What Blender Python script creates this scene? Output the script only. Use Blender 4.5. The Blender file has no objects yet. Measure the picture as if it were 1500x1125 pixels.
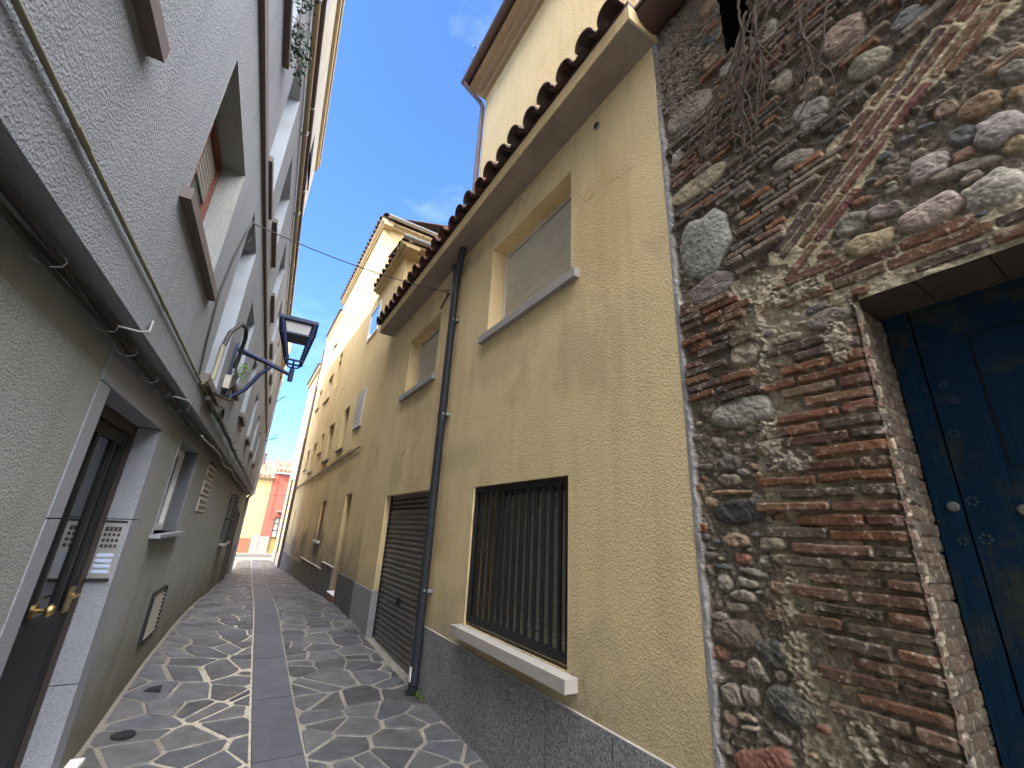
import bpy, bmesh, math, random
import numpy as np
from mathutils import Vector, Matrix
random.seed(7); RNG = np.random.RandomState(11)
C = bpy.context.scene.collection
SC = bpy.context.scene

# ------------------------------------------------------------------ camera
CAMH = 1.6; F = 622.0
_v = np.array([842.5-750, -1217.2-562.5])
_up = np.array([_v[0], -_v[1], -F]); _up /= np.linalg.norm(_up)
_s = np.array([342.-750, 562.5-757., -F]); _s -= _up*np.dot(_s, _up); _s /= np.linalg.norm(_s)
_M = np.array([np.cross(_s, _up), _s, _up])
cam = bpy.data.cameras.new('camera'); camo = bpy.data.objects.new('camera', cam); C.objects.link(camo)
m4 = Matrix.Identity(4)
for i in range(3):
    for j in range(3): m4[i][j] = _M[i][j]
m4.translation = (0, 0, CAMH); camo.matrix_world = m4
cam.sensor_fit = 'HORIZONTAL'; cam.sensor_width = 36; cam.lens = F/1500*36
cam.clip_start = .02; cam.clip_end = 2000
SC.camera = camo

# ------------------------------------------------------------------ frames
XR = 1.98
def RF(y, z, o): return (XR-o, y, z)                  # right-hand facades: o stands out into the alley
TH = math.radians(3.346); X0 = -.82
def LF(s, z, o): return (X0+math.sin(TH)*s+math.cos(TH)*o, math.cos(TH)*s-math.sin(TH)*o, z)
def WF(x, y, z): return (x, y, z)

# ------------------------------------------------------------------ mesh builder
class MB:
    def __init__(self): self.v = []; self.f = []; self.c = []; self.smooth = []; self.cuts = []
    def cut(self): self.cuts.append((len(self.v), len(self.f)))
    def build_each(self, name, mat, parent=None):
        out = []; v0 = f0 = 0
        for v1, f1 in self.cuts:
            m = MB(); m.v = self.v[v0:v1]; m.f = [tuple(i-v0 for i in f) for f in self.f[f0:f1]]; m.c = self.c[f0:f1]; m.smooth = self.smooth[f0:f1]; v0, f0 = v1, f1
            out.append(m.build(name, mat, parent))
        return out
    def add(self, vs, fs, smooth=False, col=None):
        n = len(self.v); self.v += [tuple(p) for p in vs]
        for f in fs: self.f.append(tuple(i+n for i in f)); self.smooth.append(smooth); self.c.append(col)
    def quad(self, a, b, c, d, col=None): self.add([a, b, c, d], [(0, 1, 2, 3)], False, col)
    def box(self, fr, a0, a1, b0, b1, o0, o1, col=None):
        vs = [fr(a, b, o) for o in (o0, o1) for b in (b0, b1) for a in (a0, a1)]
        self.add(vs, [(0, 1, 3, 2), (4, 6, 7, 5), (0, 4, 5, 1), (2, 3, 7, 6), (0, 2, 6, 4), (1, 5, 7, 3)], False, col)
    def hexa(self, p): self.add(p, [(0, 1, 2, 3), (7, 6, 5, 4), (0, 4, 5, 1), (1, 5, 6, 2), (2, 6, 7, 3), (3, 7, 4, 0)])
    def tube(self, pts, r, seg=8, cap=True, col=None):
        pts = [Vector(p) for p in pts]; n = len(pts); rr = r if isinstance(r, (list, tuple)) else [r]*n
        t0 = (pts[1]-pts[0]).normalized(); a = Vector((0, 0, 1)) if abs(t0.z) < .9 else Vector((1, 0, 0))
        u = t0.cross(a).normalized(); vs = []
        for i, p in enumerate(pts):
            t = (pts[min(i+1, n-1)]-pts[max(i-1, 0)]).normalized()
            u = (u-t*u.dot(t)).normalized(); w = t.cross(u)
            for k in range(seg):
                an = 2*math.pi*k/seg; vs.append(p+(u*math.cos(an)+w*math.sin(an))*rr[i])
        fs = [(i*seg+k, i*seg+(k+1) % seg, (i+1)*seg+(k+1) % seg, (i+1)*seg+k) for i in range(n-1) for k in range(seg)]
        self.add(vs, fs, True, col)
        if cap:
            self.add(vs[:seg], [tuple(range(seg))[::-1]], False, col); self.add(vs[-seg:], [tuple(range(seg))], False, col)
    def barrel(self, p0, p1, r0, r1, up, th=.014, seg=8, conc=False, col=None):
        p0 = Vector(p0); p1 = Vector(p1); t = (p1-p0).normalized(); up = Vector(up); up = (up-t*up.dot(t)).normalized(); w = t.cross(up)
        if conc: up = -up
        vs = []
        for p, r in ((p0, r0), (p1, r1)):
            for rad in (r, r-th):
                for k in range(seg+1):
                    an = math.pi*k/seg; vs.append(p+(w*math.cos(an)+up*math.sin(an)*.85)*rad)
        m = seg+1; fs = []
        for k in range(seg):
            fs += [(k, k+1, 2*m+k+1, 2*m+k), (m+k+1, m+k, 3*m+k, 3*m+k+1), (k+1, k, m+k, m+k+1), (2*m+k, 2*m+k+1, 3*m+k+1, 3*m+k)]
        self.add(vs, fs, False, col)
        self.add([vs[0], vs[m], vs[3*m], vs[2*m]], [(0, 1, 2, 3)], False, col); self.add([vs[m-1], vs[2*m-1], vs[4*m-1], vs[3*m-1]], [(3, 2, 1, 0)], False, col)
    def build(self, name, mat, parent=None, label=None):
        me = bpy.data.meshes.new(name); off = Vector((0, 0, 0))
        if parent is not None: off = root_loc(parent)
        me.from_pydata([(x-off.x, y-off.y, z-off.z) for x, y, z in self.v], [], self.f)
        me.polygons.foreach_set('use_smooth', self.smooth)
        bm = bmesh.new(); bm.from_mesh(me); bmesh.ops.recalc_face_normals(bm, faces=bm.faces); bm.to_mesh(me); bm.free()
        if any(c is not None for c in self.c):
            at = me.color_attributes.new('Col', 'FLOAT_COLOR', 'CORNER'); arr = []
            for p in me.polygons:
                c = self.c[p.index] or (.5, .5, .5); arr += [c[0], c[1], c[2], 1.]*p.loop_total
            at.data.foreach_set('color', arr)
        me.materials.append(mat)
        o = bpy.data.objects.new(name, me); C.objects.link(o)
        if parent is not None: o.parent = parent
        if label: o['label'] = label
        return o
def root_loc(o):
    while o.parent is not None: o = o.parent
    return o.location.copy()
def thing(name, label, cat, loc=(0, 0, 0), group=None):
    o = bpy.data.objects.new(name, None); C.objects.link(o); o.location = loc; o.empty_display_size = .2
    o['label'] = label; o['category'] = cat
    if group: o['group'] = group
    return o
def tag(o, label, cat, group=None, kind=None):
    if label: o['label'] = label
    if cat: o['category'] = cat
    if group: o['group'] = group
    if kind: o['kind'] = kind
    return o
def struct(o, label=None, cat=None):
    o['kind'] = 'structure'
    if label: o['label'] = label
    if cat: o['category'] = cat
    return o
def wall(mb, fr, a0, a1, b0, b1, ops=(), o=0.):
    """facade sheet with real openings and their reveals: ops = (a0,a1,b0,b1,depth)"""
    A = sorted({a0, a1, *[q for p in ops for q in p[:2] if a0 < q < a1]}); B = sorted({b0, b1, *[q for p in ops for q in p[2:4] if b0 < q < b1]})
    for i in range(len(A)-1):
        for j in range(len(B)-1):
            ca, cb = (A[i]+A[i+1])/2, (B[j]+B[j+1])/2
            if any(p[0] < ca < p[1] and p[2] < cb < p[3] for p in ops): continue
            mb.quad(fr(A[i], B[j], o), fr(A[i+1], B[j], o), fr(A[i+1], B[j+1], o), fr(A[i], B[j+1], o))
    for p in ops:
        d = o-p[4]
        for (sa, sb), (ea, eb) in (((p[0], p[2]), (p[0], p[3])), ((p[1], p[2]), (p[1], p[3])), ((p[0], p[2]), (p[1], p[2])), ((p[0], p[3]), (p[1], p[3]))):
            mb.quad(fr(sa, sb, o), fr(ea, eb, o), fr(ea, eb, d), fr(sa, sb, d))

# ------------------------------------------------------------------ materials
def nodes(name):
    m = bpy.data.materials.new(name); m.use_nodes = True; n = m.node_tree.nodes; l = m.node_tree.links
    b = n['Principled BSDF']; return m, n, l, b
def noise(n, l, vec, sc, det=3, rough=.55, dist=0.):
    t = n.new('ShaderNodeTexNoise'); t.inputs['Scale'].default_value = sc; t.inputs['Detail'].default_value = det
    t.inputs['Roughness'].default_value = rough; t.inputs['Distortion'].default_value = dist; l.new(vec, t.inputs['Vector']); return t.outputs['Fac']
def ramp(n, l, fac, stops):
    r = n.new('ShaderNodeValToRGB'); e = r.color_ramp.elements
    while len(e) < len(stops): e.new(.5)
    for i, (p, c) in enumerate(stops):
        e[i].position = p; e[i].color = (*(c if isinstance(c, (tuple, list)) else (c, c, c)), 1)
    l.new(fac, r.inputs['Fac']); return r.outputs['Color']
def mix(n, l, fac, a, b, mode='MIX'):
    x = n.new('ShaderNodeMix'); x.data_type = 'RGBA'; x.blend_type = mode
    def put(s, v):
        if isinstance(v, (tuple, list)): s.default_value = (*v[:3], 1)
        elif isinstance(v, (int, float)): s.default_value = v
        else: l.new(v, s)
    put(x.inputs[0], fac); put(x.inputs[6], a); put(x.inputs[7], b); return x.outputs[2]
def math_(n, l, op, a, b=None):
    x = n.new('ShaderNodeMath'); x.operation = op
    for i, v in enumerate((a, b)):
        if v is None: continue
        if isinstance(v, (int, float)): x.inputs[i].default_value = v
        else: l.new(v, x.inputs[i])
    return x.outputs[0]
def coords(n, sc=None):
    t = n.new('ShaderNodeTexCoord'); return t.outputs['Object']
def scaled(n, l, vec, s):
    x = n.new('ShaderNodeVectorMath'); x.operation = 'MULTIPLY'; l.new(vec, x.inputs[0]); x.inputs[1].default_value = s; return x.outputs[0]
def bump(n, l, b, h, dist, strength=1., prev=None):
    x = n.new('ShaderNodeBump'); x.inputs['Distance'].default_value = dist; x.inputs['Strength'].default_value = strength
    l.new(h, x.inputs['Height'])
    if prev: l.new(prev, x.inputs['Normal'])
    l.new(x.outputs[0], b.inputs['Normal']); return x.outputs[0]
def pmat(name, col, rough=.75, var=.12, vs=4., fine=0., fs=90., bmp=0., bs=80., spec=.35, metal=0., col2=None, c2s=1.2, c2=(.5, .7), coat=0.):
    m, n, l, b = nodes(name); v = coords(n)
    c = mix(n, l, noise(n, l, v, vs, 4), tuple(x*(1-var) for x in col), tuple(min(1, x*(1+var)) for x in col))
    if fine: c = mix(n, l, noise(n, l, v, fs, 2), mix(n, l, 1., c, (1-fine,)*3, 'MULTIPLY'), c)
    if col2: c = mix(n, l, ramp(n, l, noise(n, l, v, c2s, 5, .6), [(c2[0], 0.), (c2[1], 1.)]), c, col2)
    l.new(c, b.inputs['Base Color']); b.inputs['Roughness'].default_value = rough; b.inputs['Specular IOR Level'].default_value = spec; b.inputs['Metallic'].default_value = metal
    if bmp: bump(n, l, b, noise(n, l, v, bs, 4, .6), bmp)
    return m
def plaster(name, col, stain, vs=.8, grain=38., depth=.006, st=(.5, .75), low=None, lowz=(.0, 1.), streak=.12, pit=.35, spots=()):
    """trowelled exterior plaster: worm pits, fine grit, broad weathering, vertical run-off streaks"""
    m, n, l, b = nodes(name); v = coords(n)
    c = mix(n, l, noise(n, l, v, 1.7, 5, .6), tuple(x*.88 for x in col), tuple(x*1.1 for x in col))
    c = mix(n, l, ramp(n, l, noise(n, l, v, vs, 6, .62), [(st[0], 0.), (st[1], 1.)]), c, stain)
    sv = scaled(n, l, v, (7., 7., .55))
    c = mix(n, l, ramp(n, l, noise(n, l, sv, 1., 4, .6), [(.48, 0.), (.72, streak*2)]), c, tuple(x*.55 for x in stain))
    for (sy, sz, ry, rz, scol, sk_) in spots:      # weather stains with an outline of their own
        so_ = n.new('ShaderNodeVectorMath'); so_.operation = 'SUBTRACT'; l.new(v, so_.inputs[0]); so_.inputs[1].default_value = (0, sy, sz)
        ss = scaled(n, l, so_.outputs[0], (0, 1/ry, 1/rz)); ln_ = n.new('ShaderNodeVectorMath'); ln_.operation = 'LENGTH'; l.new(ss, ln_.inputs[0])
        dd = math_(n, l, 'ADD', ln_.outputs['Value'], math_(n, l, 'MULTIPLY', math_(n, l, 'SUBTRACT', noise(n, l, scaled(n, l, v, (5., 5., 1.8)), 1., 6, .68), .5), 2.2))
        c = mix(n, l, ramp(n, l, dd, [(.45, sk_), (1.0, 0.)]), c, scol)
    if low is not None:
        sp = n.new('ShaderNodeSeparateXYZ'); l.new(v, sp.inputs[0])
        z = math_(n, l, 'ADD', sp.outputs[2], math_(n, l, 'MULTIPLY', noise(n, l, v, 2.6, 5, .65), -1.3))
        mr = n.new('ShaderNodeMapRange'); l.new(z, mr.inputs[0]); mr.inputs[1].default_value = lowz[0]-.65; mr.inputs[2].default_value = lowz[1]-.65; mr.inputs[3].default_value = .85; mr.inputs[4].default_value = 0.
        c = mix(n, l, mr.outputs[0], c, low)
    wv = n.new('ShaderNodeTexVoronoi'); wv.feature = 'SMOOTH_F1'; wv.inputs['Scale'].default_value = grain; wv.inputs['Smoothness'].default_value = .6
    dv = n.new('ShaderNodeVectorMath'); dv.operation = 'ADD'
    nz = n.new('ShaderNodeTexNoise'); nz.inputs['Scale'].default_value = grain*.7; l.new(v, nz.inputs['Vector'])
    sc_ = n.new('ShaderNodeVectorMath'); sc_.operation = 'SCALE'; sc_.inputs['Scale'].default_value = 1.6/grain; l.new(nz.outputs['Color'], sc_.inputs[0])
    l.new(v, dv.inputs[0]); l.new(sc_.outputs[0], dv.inputs[1]); l.new(dv.outputs[0], wv.inputs['Vector'])
    if spots:      # hairline cracks
        cv = n.new('ShaderNodeTexVoronoi'); cv.feature = 'DISTANCE_TO_EDGE'; cv.inputs['Scale'].default_value = .75
        cd = n.new('ShaderNodeTexNoise'); cd.inputs['Scale'].default_value = 3.5; cd.inputs['Detail'].default_value = 6; l.new(v, cd.inputs['Vector'])
        ca = n.new('ShaderNodeVectorMath'); ca.operation = 'MULTIPLY_ADD'; l.new(cd.outputs['Color'], ca.inputs[0]); ca.inputs[1].default_value = (.35, .35, .35); l.new(v, ca.inputs[2]); l.new(ca.outputs[0], cv.inputs['Vector'])
        cm = math_(n, l, 'MULTIPLY', ramp(n, l, cv.outputs['Distance'], [(.0, 1.), (.0055, 0.)]), ramp(n, l, noise(n, l, v, .9, 3), [(.50, 0.), (.60, .75)]))
        c = mix(n, l, cm, c, tuple(x*.3 for x in col))
    pits = ramp(n, l, wv.outputs['Distance'], [(.25, 1.), (.62, 0.)])
    gr = noise(n, l, v, grain*3.2, 3, .6); big = noise(n, l, v, 5., 3)
    h = math_(n, l, 'ADD', math_(n, l, 'MULTIPLY', pits, .75), math_(n, l, 'ADD', math_(n, l, 'MULTIPLY', gr, .55), math_(n, l, 'MULTIPLY', big, 1.4)))
    bump(n, l, b, h, depth, .9)
    c = mix(n, l, ramp(n, l, noise(n, l, v, grain*1.1, 4, .7), [(.30, pit), (.46, 0.)]), c, tuple(x*.35 for x in col))
    l.new(c, b.inputs['Base Color']); b.inputs['Roughness'].default_value = .9; b.inputs['Specular IOR Level'].default_value = .2
    return m
def granite(name, lo, hi, sc=160., rough=.6, bmp=.0008, patch=.25):
    m, n, l, b = nodes(name); v = coords(n)
    c = mix(n, l, ramp(n, l, noise(n, l, v, sc, 3, .8), [(.36, 0.), (.62, 1.)]), lo, hi)
    c = mix(n, l, ramp(n, l, noise(n, l, v, 2.2, 5, .6), [(.4, 0.), (.75, patch)]), c, tuple(x*.45 for x in lo))
    l.new(c, b.inputs['Base Color']); b.inputs['Roughness'].default_value = rough; bump(n, l, b, noise(n, l, v, sc*.6, 3), bmp); return m
def attr_mat(name, rough=.9, bmp=.003, bs=120., var=.3, vs=30., dust=None, spec=.2):
    m, n, l, b = nodes(name); v = coords(n); a = n.new('ShaderNodeAttribute'); a.attribute_name = 'Col'
    f = noise(n, l, v, vs, 6, .7)
    c = mix(n, l, 1., a.outputs['Color'], ramp(n, l, f, [(.25, 1-var), (.75, 1+var)]), 'MULTIPLY')
    if dust: c = mix(n, l, ramp(n, l, noise(n, l, v, dust[1], 6, .75), [(dust[2], 0.), (dust[3], dust[4])]), c, dust[0])
    l.new(c, b.inputs['Base Color']); b.inputs['Roughness'].default_value = rough; b.inputs['Specular IOR Level'].default_value = spec
    bump(n, l, b, noise(n, l, v, bs, 5, .65), bmp); return m
def glass(name, tint=(.015, .02, .025), rough=.04):
    m, n, l, b = nodes(name); v = coords(n); l.new(mix(n, l, noise(n, l, v, 3.), tuple(x*.7 for x in tint), tint), b.inputs['Base Color'])
    b.inputs['Roughness'].default_value = rough; b.inputs['Specular IOR Level'].default_value = .28; b.inputs['IOR'].default_value = 1.45
    bump(n, l, b, noise(n, l, v, 2.5, 2), .002); return m

YEL = (.72, .56, .31)
M = {}
M['yellow'] = plaster('yellow_plaster', YEL, (.46, .32, .17), 1.0, 72., .0026, (.56, .8), (.36, .31, .21), (.45, 1.1), .08, .3, [(.62, 3.95, .42, .75, (.56, .36, .16), .38), (.85, 2.9, .5, .5, (.40, .30, .17), .4), (2.2, 3.25, .9, .28, (.46, .34, .19), .4), (1.6, .95, 1.1, .28, (.38, .30, .18), .4), (4.6, 3.2, .8, .3, (.46, .34, .19), .4), (3.3, 5.0, 1.2, .14, (.36, .29, .19), .5), (5.2, 2.4, .35, .5, (.40, .30, .17), .4), (3.0, 2.35, .8, .2, (.42, .32, .19), .35)])
M['yellow_old'] = plaster('old_yellow_plaster', (.67, .51, .265), (.50, .36, .18), .7, 50., .003, (.5, .8), (.16, .14, .115), (.55, 1.5), .09, .2, [(4.6, 1.15, .9, .5, (.14, .13, .12), .8), (7.2, .95, .8, .45, (.14, .13, .12), .75), (2.5, 2.7, .8, .35, (.40, .27, .13), .5), (1.6, 1.6, .35, .8, (.38, .26, .13), .5), (9.5, .8, .8, .35, (.16, .14, .12), .7)])
M['yellow_top'] = plaster('pale_yellow_plaster', (.55, .42, .225), (.46, .33, .17), .5, 26., .004, (.55, .85), None, (0, 1), .1, .2)
M['cream'] = plaster('cream_plaster', (.50, .41, .25), (.42, .32, .18), .5, 26., .004, (.55, .85), None, (0, 1), .1, .1)
M['grey_low'] = plaster('beige_grey_plaster', (.275, .288, .285), (.24, .24, .22), .9, 95., .0028, (.42, .8), (.135, .115, .08), (.2, .95), .1, .3)
M['grey_up'] = plaster('pale_grey_plaster', (.225, .238, .262), (.19, .195, .205), .6, 95., .0026, (.45, .8), None, (0, 1), .1, .3)
M['soffit'] = plaster('soffit_concrete', (.33, .27, .22), (.24, .19, .16), 2.2, 30., .003, (.45, .7), None, (0, 1), .05, .2)
M['gran_dark'] = granite('dark_granite', (.075, .076, .08), (.42, .42, .42), 75., .75)
M['gran_light'] = granite('light_granite', (.155, .163, .19), (.30, .31, .35), 150., .7, .0006, .12)
M['reveal'] = pmat('smooth_bluish_reveal', (.30, .33, .38), .8, .12, 2., bmp=.001, bs=60., col2=(.24, .25, .27), c2s=1.5)  # smooth lining tone, bluer than the wall plaster
M['slate_sill'] = pmat('slate_sill', (.115, .095, .09), .7, .25, 8., bmp=.001, bs=60.)
M['stone_sill'] = pmat('artificial_stone', (.50, .47, .42), .8, .15, 9., .2, 120., .0015, 140., col2=(.3, .27, .22), c2s=3., c2=(.55, .8))
M['conc_sill'] = pmat('grey_concrete', (.36, .34, .32), .85, .15, 9., .2, 120., .0015, 140.)
M['black_iron'] = pmat('black_iron', (.016, .016, .018), .55, .25, 12., bmp=.0006, bs=90., spec=.25)
M['pipe_grey'] = pmat('anthracite_pvc', (.022, .024, .030), .5, .12, 5., bmp=.0004, bs=40., col2=(.09, .09, .095), c2s=5., c2=(.6, .8))
M['zinc'] = pmat('zinc_gutter', (.30, .30, .31), .45, .2, 6., metal=.5)
M['brown_pipe'] = pmat('brown_pipe', (.085, .055, .05), .55, .15, 5.)
M['tan_pipe'] = pmat('tan_pipe', (.36, .29, .19), .6, .1, 5.)
M['lilac_pipe'] = pmat('grey_pvc_pipe', (.27, .26, .29), .55, .12, 5.)
M['olive'] = pmat('olive_conduit', (.17, .165, .115), .6, .15, 10.)
M['cable'] = pmat('black_cable', (.022, .021, .021), .6, .2, 20.)
M['white'] = pmat('white_paint', (.72, .72, .70), .5, .05, 6.)
M['shutter'] = pmat('ivory_shutter', (.66, .61, .50), .55, .06, 6., col2=(.54, .48, .37), c2s=2., c2=(.5, .8))
M['blind_pale'] = pmat('pale_blind', (.45, .43, .37), .6, .08, 6., col2=(.45, .41, .33), c2s=3., c2=(.5, .8))
M['blind_grey'] = pmat('grey_blind', (.33, .32, .29), .6, .1, 6., col2=(.22, .21, .19), c2s=3., c2=(.5, .8))
M['garage'] = pmat('rusty_steel', (.15, .148, .145), .42, .2, 5., bmp=.0006, bs=50., metal=.45, col2=(.12, .085, .065), c2s=4., c2=(.55, .8))
M['redwood'] = pmat('red_brown_wood', (.17, .06, .045), .5, .2, 10.)
M['darkwood'] = pmat('dark_wood', (.04, .03, .025), .55, .25, 10.)
M['void'] = pmat('dark_interior', (.018, .017, .017), .9, .2, 4.)
M['glass'] = glass('dark_glass')
M['brass'] = pmat('brass', (.38, .28, .12), .38, .1, 8., metal=1.)
M['alu'] = pmat('brushed_steel', (.55, .54, .53), .35, .06, 30., metal=.85)
M['tile_dark'] = pmat('old_terracotta', (.105, .052, .042), .9, .4, 7., .3, 70., .003, 40., col2=(.055, .04, .036), c2s=6., c2=(.4, .7))
M['tile_var'] = attr_mat('weathered_tiles', .92, .004, 40., .4, 14., ((.10, .095, .08), 9., .55, .72, .6))
M['tile_sun'] = attr_mat('sun_bleached_tiles', .9, .003, 40., .3, 9.)
M['attic_cornice'] = pmat('dull_cornice', (.30, .235, .165), .85, .2, 5., bmp=.002)
M['cornice'] = pmat('ochre_cornice', (.52, .42, .25), .85, .15, 5., bmp=.002)
M['orange'] = pmat('orange_render', (.62, .30, .12), .85, .12, 2., bmp=.002)
M['red'] = pmat('red_render', (.40, .115, .085), .85, .08, 1.5, bmp=.002)
M['houseyel'] = pmat('light_yellow_render', (.52, .39, .18), .85, .08, 1.5, bmp=.002)
M['terra'] = pmat('terracotta_dado', (.30, .12, .065), .85, .2, 4., bmp=.002)
M['greystone'] = pmat('pale_stone_dado', (.30, .285, .25), .85, .15, 4., bmp=.002)
M['asphalt'] = pmat('asphalt', (.085, .085, .09), .9, .2, 3., .3, 150., .003, 120.)
M['pave'] = pmat('concrete_pavement', (.25, .23, .195), .9, .1, 3., .2, 90., .001, 90.)
M['leaf'] = attr_mat('green_leaf', .6, .0005, 60., .35, 30.)
M['root'] = pmat('dry_root', (.085, .06, .045), .9, .4, 40., bmp=.001)
M['awning'] = pmat('navy_awning', (.02, .03, .10), .8, .1, 8.)
M['lampblue'] = pmat('dark_blue_lamp_paint', (.014, .022, .065), .5, .2, 10., spec=.3)
M['ground'] = pmat('bare_ground', (.16, .14, .11), .95, .2, .5, bmp=.004, bs=20.)
# ================================================================== stone building (masonry as real relief)
def vn(y, z, sc, seed, octs=3):
    """smooth value noise in -1..1 on arrays"""
    out = np.zeros(y.shape); amp = 1.; tot = 0.
    for o in range(octs):
        r = np.random.RandomState(seed+o*17); G = r.rand(128, 128)*2-1
        a = y*sc*2**o+1000; b = z*sc*2**o+1000; i = np.floor(a).astype(int); j = np.floor(b).astype(int)
        fa = a-i; fb = b-j; fa = fa*fa*(3-2*fa); fb = fb*fb*(3-2*fb); i0 = i % 128; i1 = (i+1) % 128; j0 = j % 128; j1 = (j+1) % 128
        out += amp*((G[i0, j0]*(1-fa)+G[i1, j0]*fa)*(1-fb)+(G[i0, j1]*(1-fa)+G[i1, j1]*fa)*fb); tot += amp; amp *= .5
    return out/tot
def inpoly(py, pz, poly):
    r = False; n = len(poly)
    for i in range(n):
        (a, b), (c, d) = poly[i], poly[(i+1) % n]
        if (b > pz) != (d > pz) and py < (c-a)*(pz-b)/(d-b)+a: r = not r
    return r
STONES = [(1.207,3.243,0.178,0.182,-3.11,(0.3,0.31,0.3),1.6), (1.189,3.691,0.194,0.075,-3.0,(0.4,0.34,0.22),1.0), (1.324,4.026,0.051,0.059,-2.91,(0.38,0.35,0.3),1.0), (0.381,3.936,0.085,0.094,3.12,(0.38,0.27,0.21),1.3), (0.327,3.69,0.085,0.06,-2.81,(0.38,0.35,0.26),1.3), (0.578,3.658,0.081,0.061,-2.81,(0.31,0.29,0.29),1.3), (0.577,3.572,0.059,0.033,-2.92,(0.28,0.26,0.26),1.0), (0.555,3.787,0.055,0.058,2.98,(0.34,0.25,0.17),1.0), (0.67,3.964,0.055,0.065,2.99,(0.38,0.34,0.27),1.0), (0.168,3.772,0.06,0.046,-2.94,(0.22,0.24,0.25),1.0), (0.069,3.027,0.064,0.07,2.89,(0.35,0.32,0.34),1.6), (0.092,3.163,0.063,0.041,-2.98,(0.33,0.21,0.11),1.3), (0.169,3.229,0.035,0.032,3.07,(0.3,0.2,0.14),1.0), (0.006,3.138,0.021,0.023,-2.69,(0.33,0.2,0.1),1.0), (0.263,3.019,0.059,0.06,-3.12,(0.37,0.31,0.31),1.4), (0.293,2.831,0.089,0.059,2.93,(0.4,0.31,0.28),1.6), (0.485,2.812,0.083,0.046,-3.03,(0.42,0.33,0.17),1.4), (0.135,2.814,0.082,0.067,2.98,(0.4,0.38,0.34),1.6), (0.174,2.939,0.088,0.025,-2.96,(0.24,0.21,0.17),1.0), (0.15,3.079,0.035,0.041,3.04,(0.13,0.14,0.15),1.0), (0.167,2.999,0.028,0.023,3.06,(0.28,0.16,0.11),1.0), (0.417,2.925,0.058,0.036,-2.87,(0.25,0.2,0.2),1.0), (0.534,2.937,0.062,0.047,3.07,(0.24,0.23,0.2),1.0), (-0.005,3.231,0.036,0.041,-3.14,(0.24,0.23,0.21),1.0), (0.052,2.941,0.032,0.03,2.74,(0.36,0.28,0.14),1.0), (1.203,4.331,0.167,0.12,-2.99,(0.33,0.27,0.24),1.0), (0.699,4.387,0.08,0.079,-2.89,(0.36,0.34,0.28),1.0), (0.876,4.389,0.086,0.082,2.94,(0.3,0.28,0.26),1.0), (0.69,3.442,0.097,0.046,-2.8,(0.28,0.26,0.23),1.0), (1.206,2.951,0.135,0.088,3.04,(0.25,0.21,0.21),1.2), (1.116,2.215,0.148,0.075,3.04,(0.32,0.32,0.29),1.5), (1.065,2.505,0.071,0.061,-2.98,(0.37,0.31,0.24),1.2), (1.297,2.257,0.04,0.037,-2.93,(0.2,0.17,0.13),1.0), (1.261,2.08,0.035,0.029,-3.0,(0.25,0.22,0.18),1.0), (1.222,1.972,0.054,0.039,-3.04,(0.15,0.14,0.14),1.0), (1.224,1.89,0.062,0.03,3.13,(0.28,0.24,0.17),1.0), (1.237,1.834,0.106,0.01,-3.12,(0.45,0.26,0.14),1.0), (1.205,1.745,0.137,0.054,3.08,(0.09,0.09,0.09),1.3), (1.223,1.616,0.06,0.033,3.1,(0.32,0.21,0.13),1.5), (1.063,1.61,0.059,0.031,3.14,(0.29,0.24,0.16),1.5), (1.207,1.54,0.038,0.02,3.13,(0.36,0.13,0.07),1.0), (1.098,1.536,0.042,0.023,2.95,(0.42,0.4,0.36),1.0), (1.167,1.486,0.062,0.014,-3.05,(0.28,0.25,0.2),1.0), (1.199,1.438,0.047,0.021,-2.96,(0.27,0.24,0.19),1.3), (1.218,1.382,0.059,0.024,3.12,(0.28,0.23,0.2),1.3), (1.262,1.331,0.056,0.021,2.99,(0.28,0.24,0.19),1.0), (1.078,1.377,0.053,0.064,3.0,(0.21,0.17,0.13),1.0), (1.278,1.223,0.1,0.054,2.99,(0.2,0.15,0.12),1.0), (1.105,1.183,0.091,0.05,-3.05,(0.13,0.13,0.13),1.3), (1.29,1.103,0.039,0.015,2.96,(0.3,0.2,0.14),1.0), (1.212,1.111,0.04,0.033,3.1,(0.32,0.27,0.23),1.0), (1.33,0.979,0.049,0.039,2.86,(0.28,0.24,0.19),1.2), (1.242,1.004,0.04,0.035,3.06,(0.29,0.25,0.21),1.0), (1.087,1.012,0.085,0.067,-3.0,(0.11,0.11,0.11),1.3), (1.355,0.888,0.038,0.022,-2.78,(0.3,0.2,0.16),1.0), (1.266,0.918,0.043,0.013,3.06,(0.33,0.26,0.17),1.0), (1.26,0.886,0.044,0.009,2.91,(0.4,0.35,0.26),1.0), (1.229,0.785,0.128,0.045,2.75,(0.32,0.12,0.08),1.3), (1.305,1.43,0.036,0.039,3.03,(0.3,0.28,0.24),1.0)]
BR = [(.19, .092, .058), (.225, .105, .06), (.155, .085, .06), (.125, .088, .072), (.17, .115, .075), (.20, .095, .055), (.15, .112, .08), (.23, .13, .08), (.12, .088, .07)]
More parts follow.
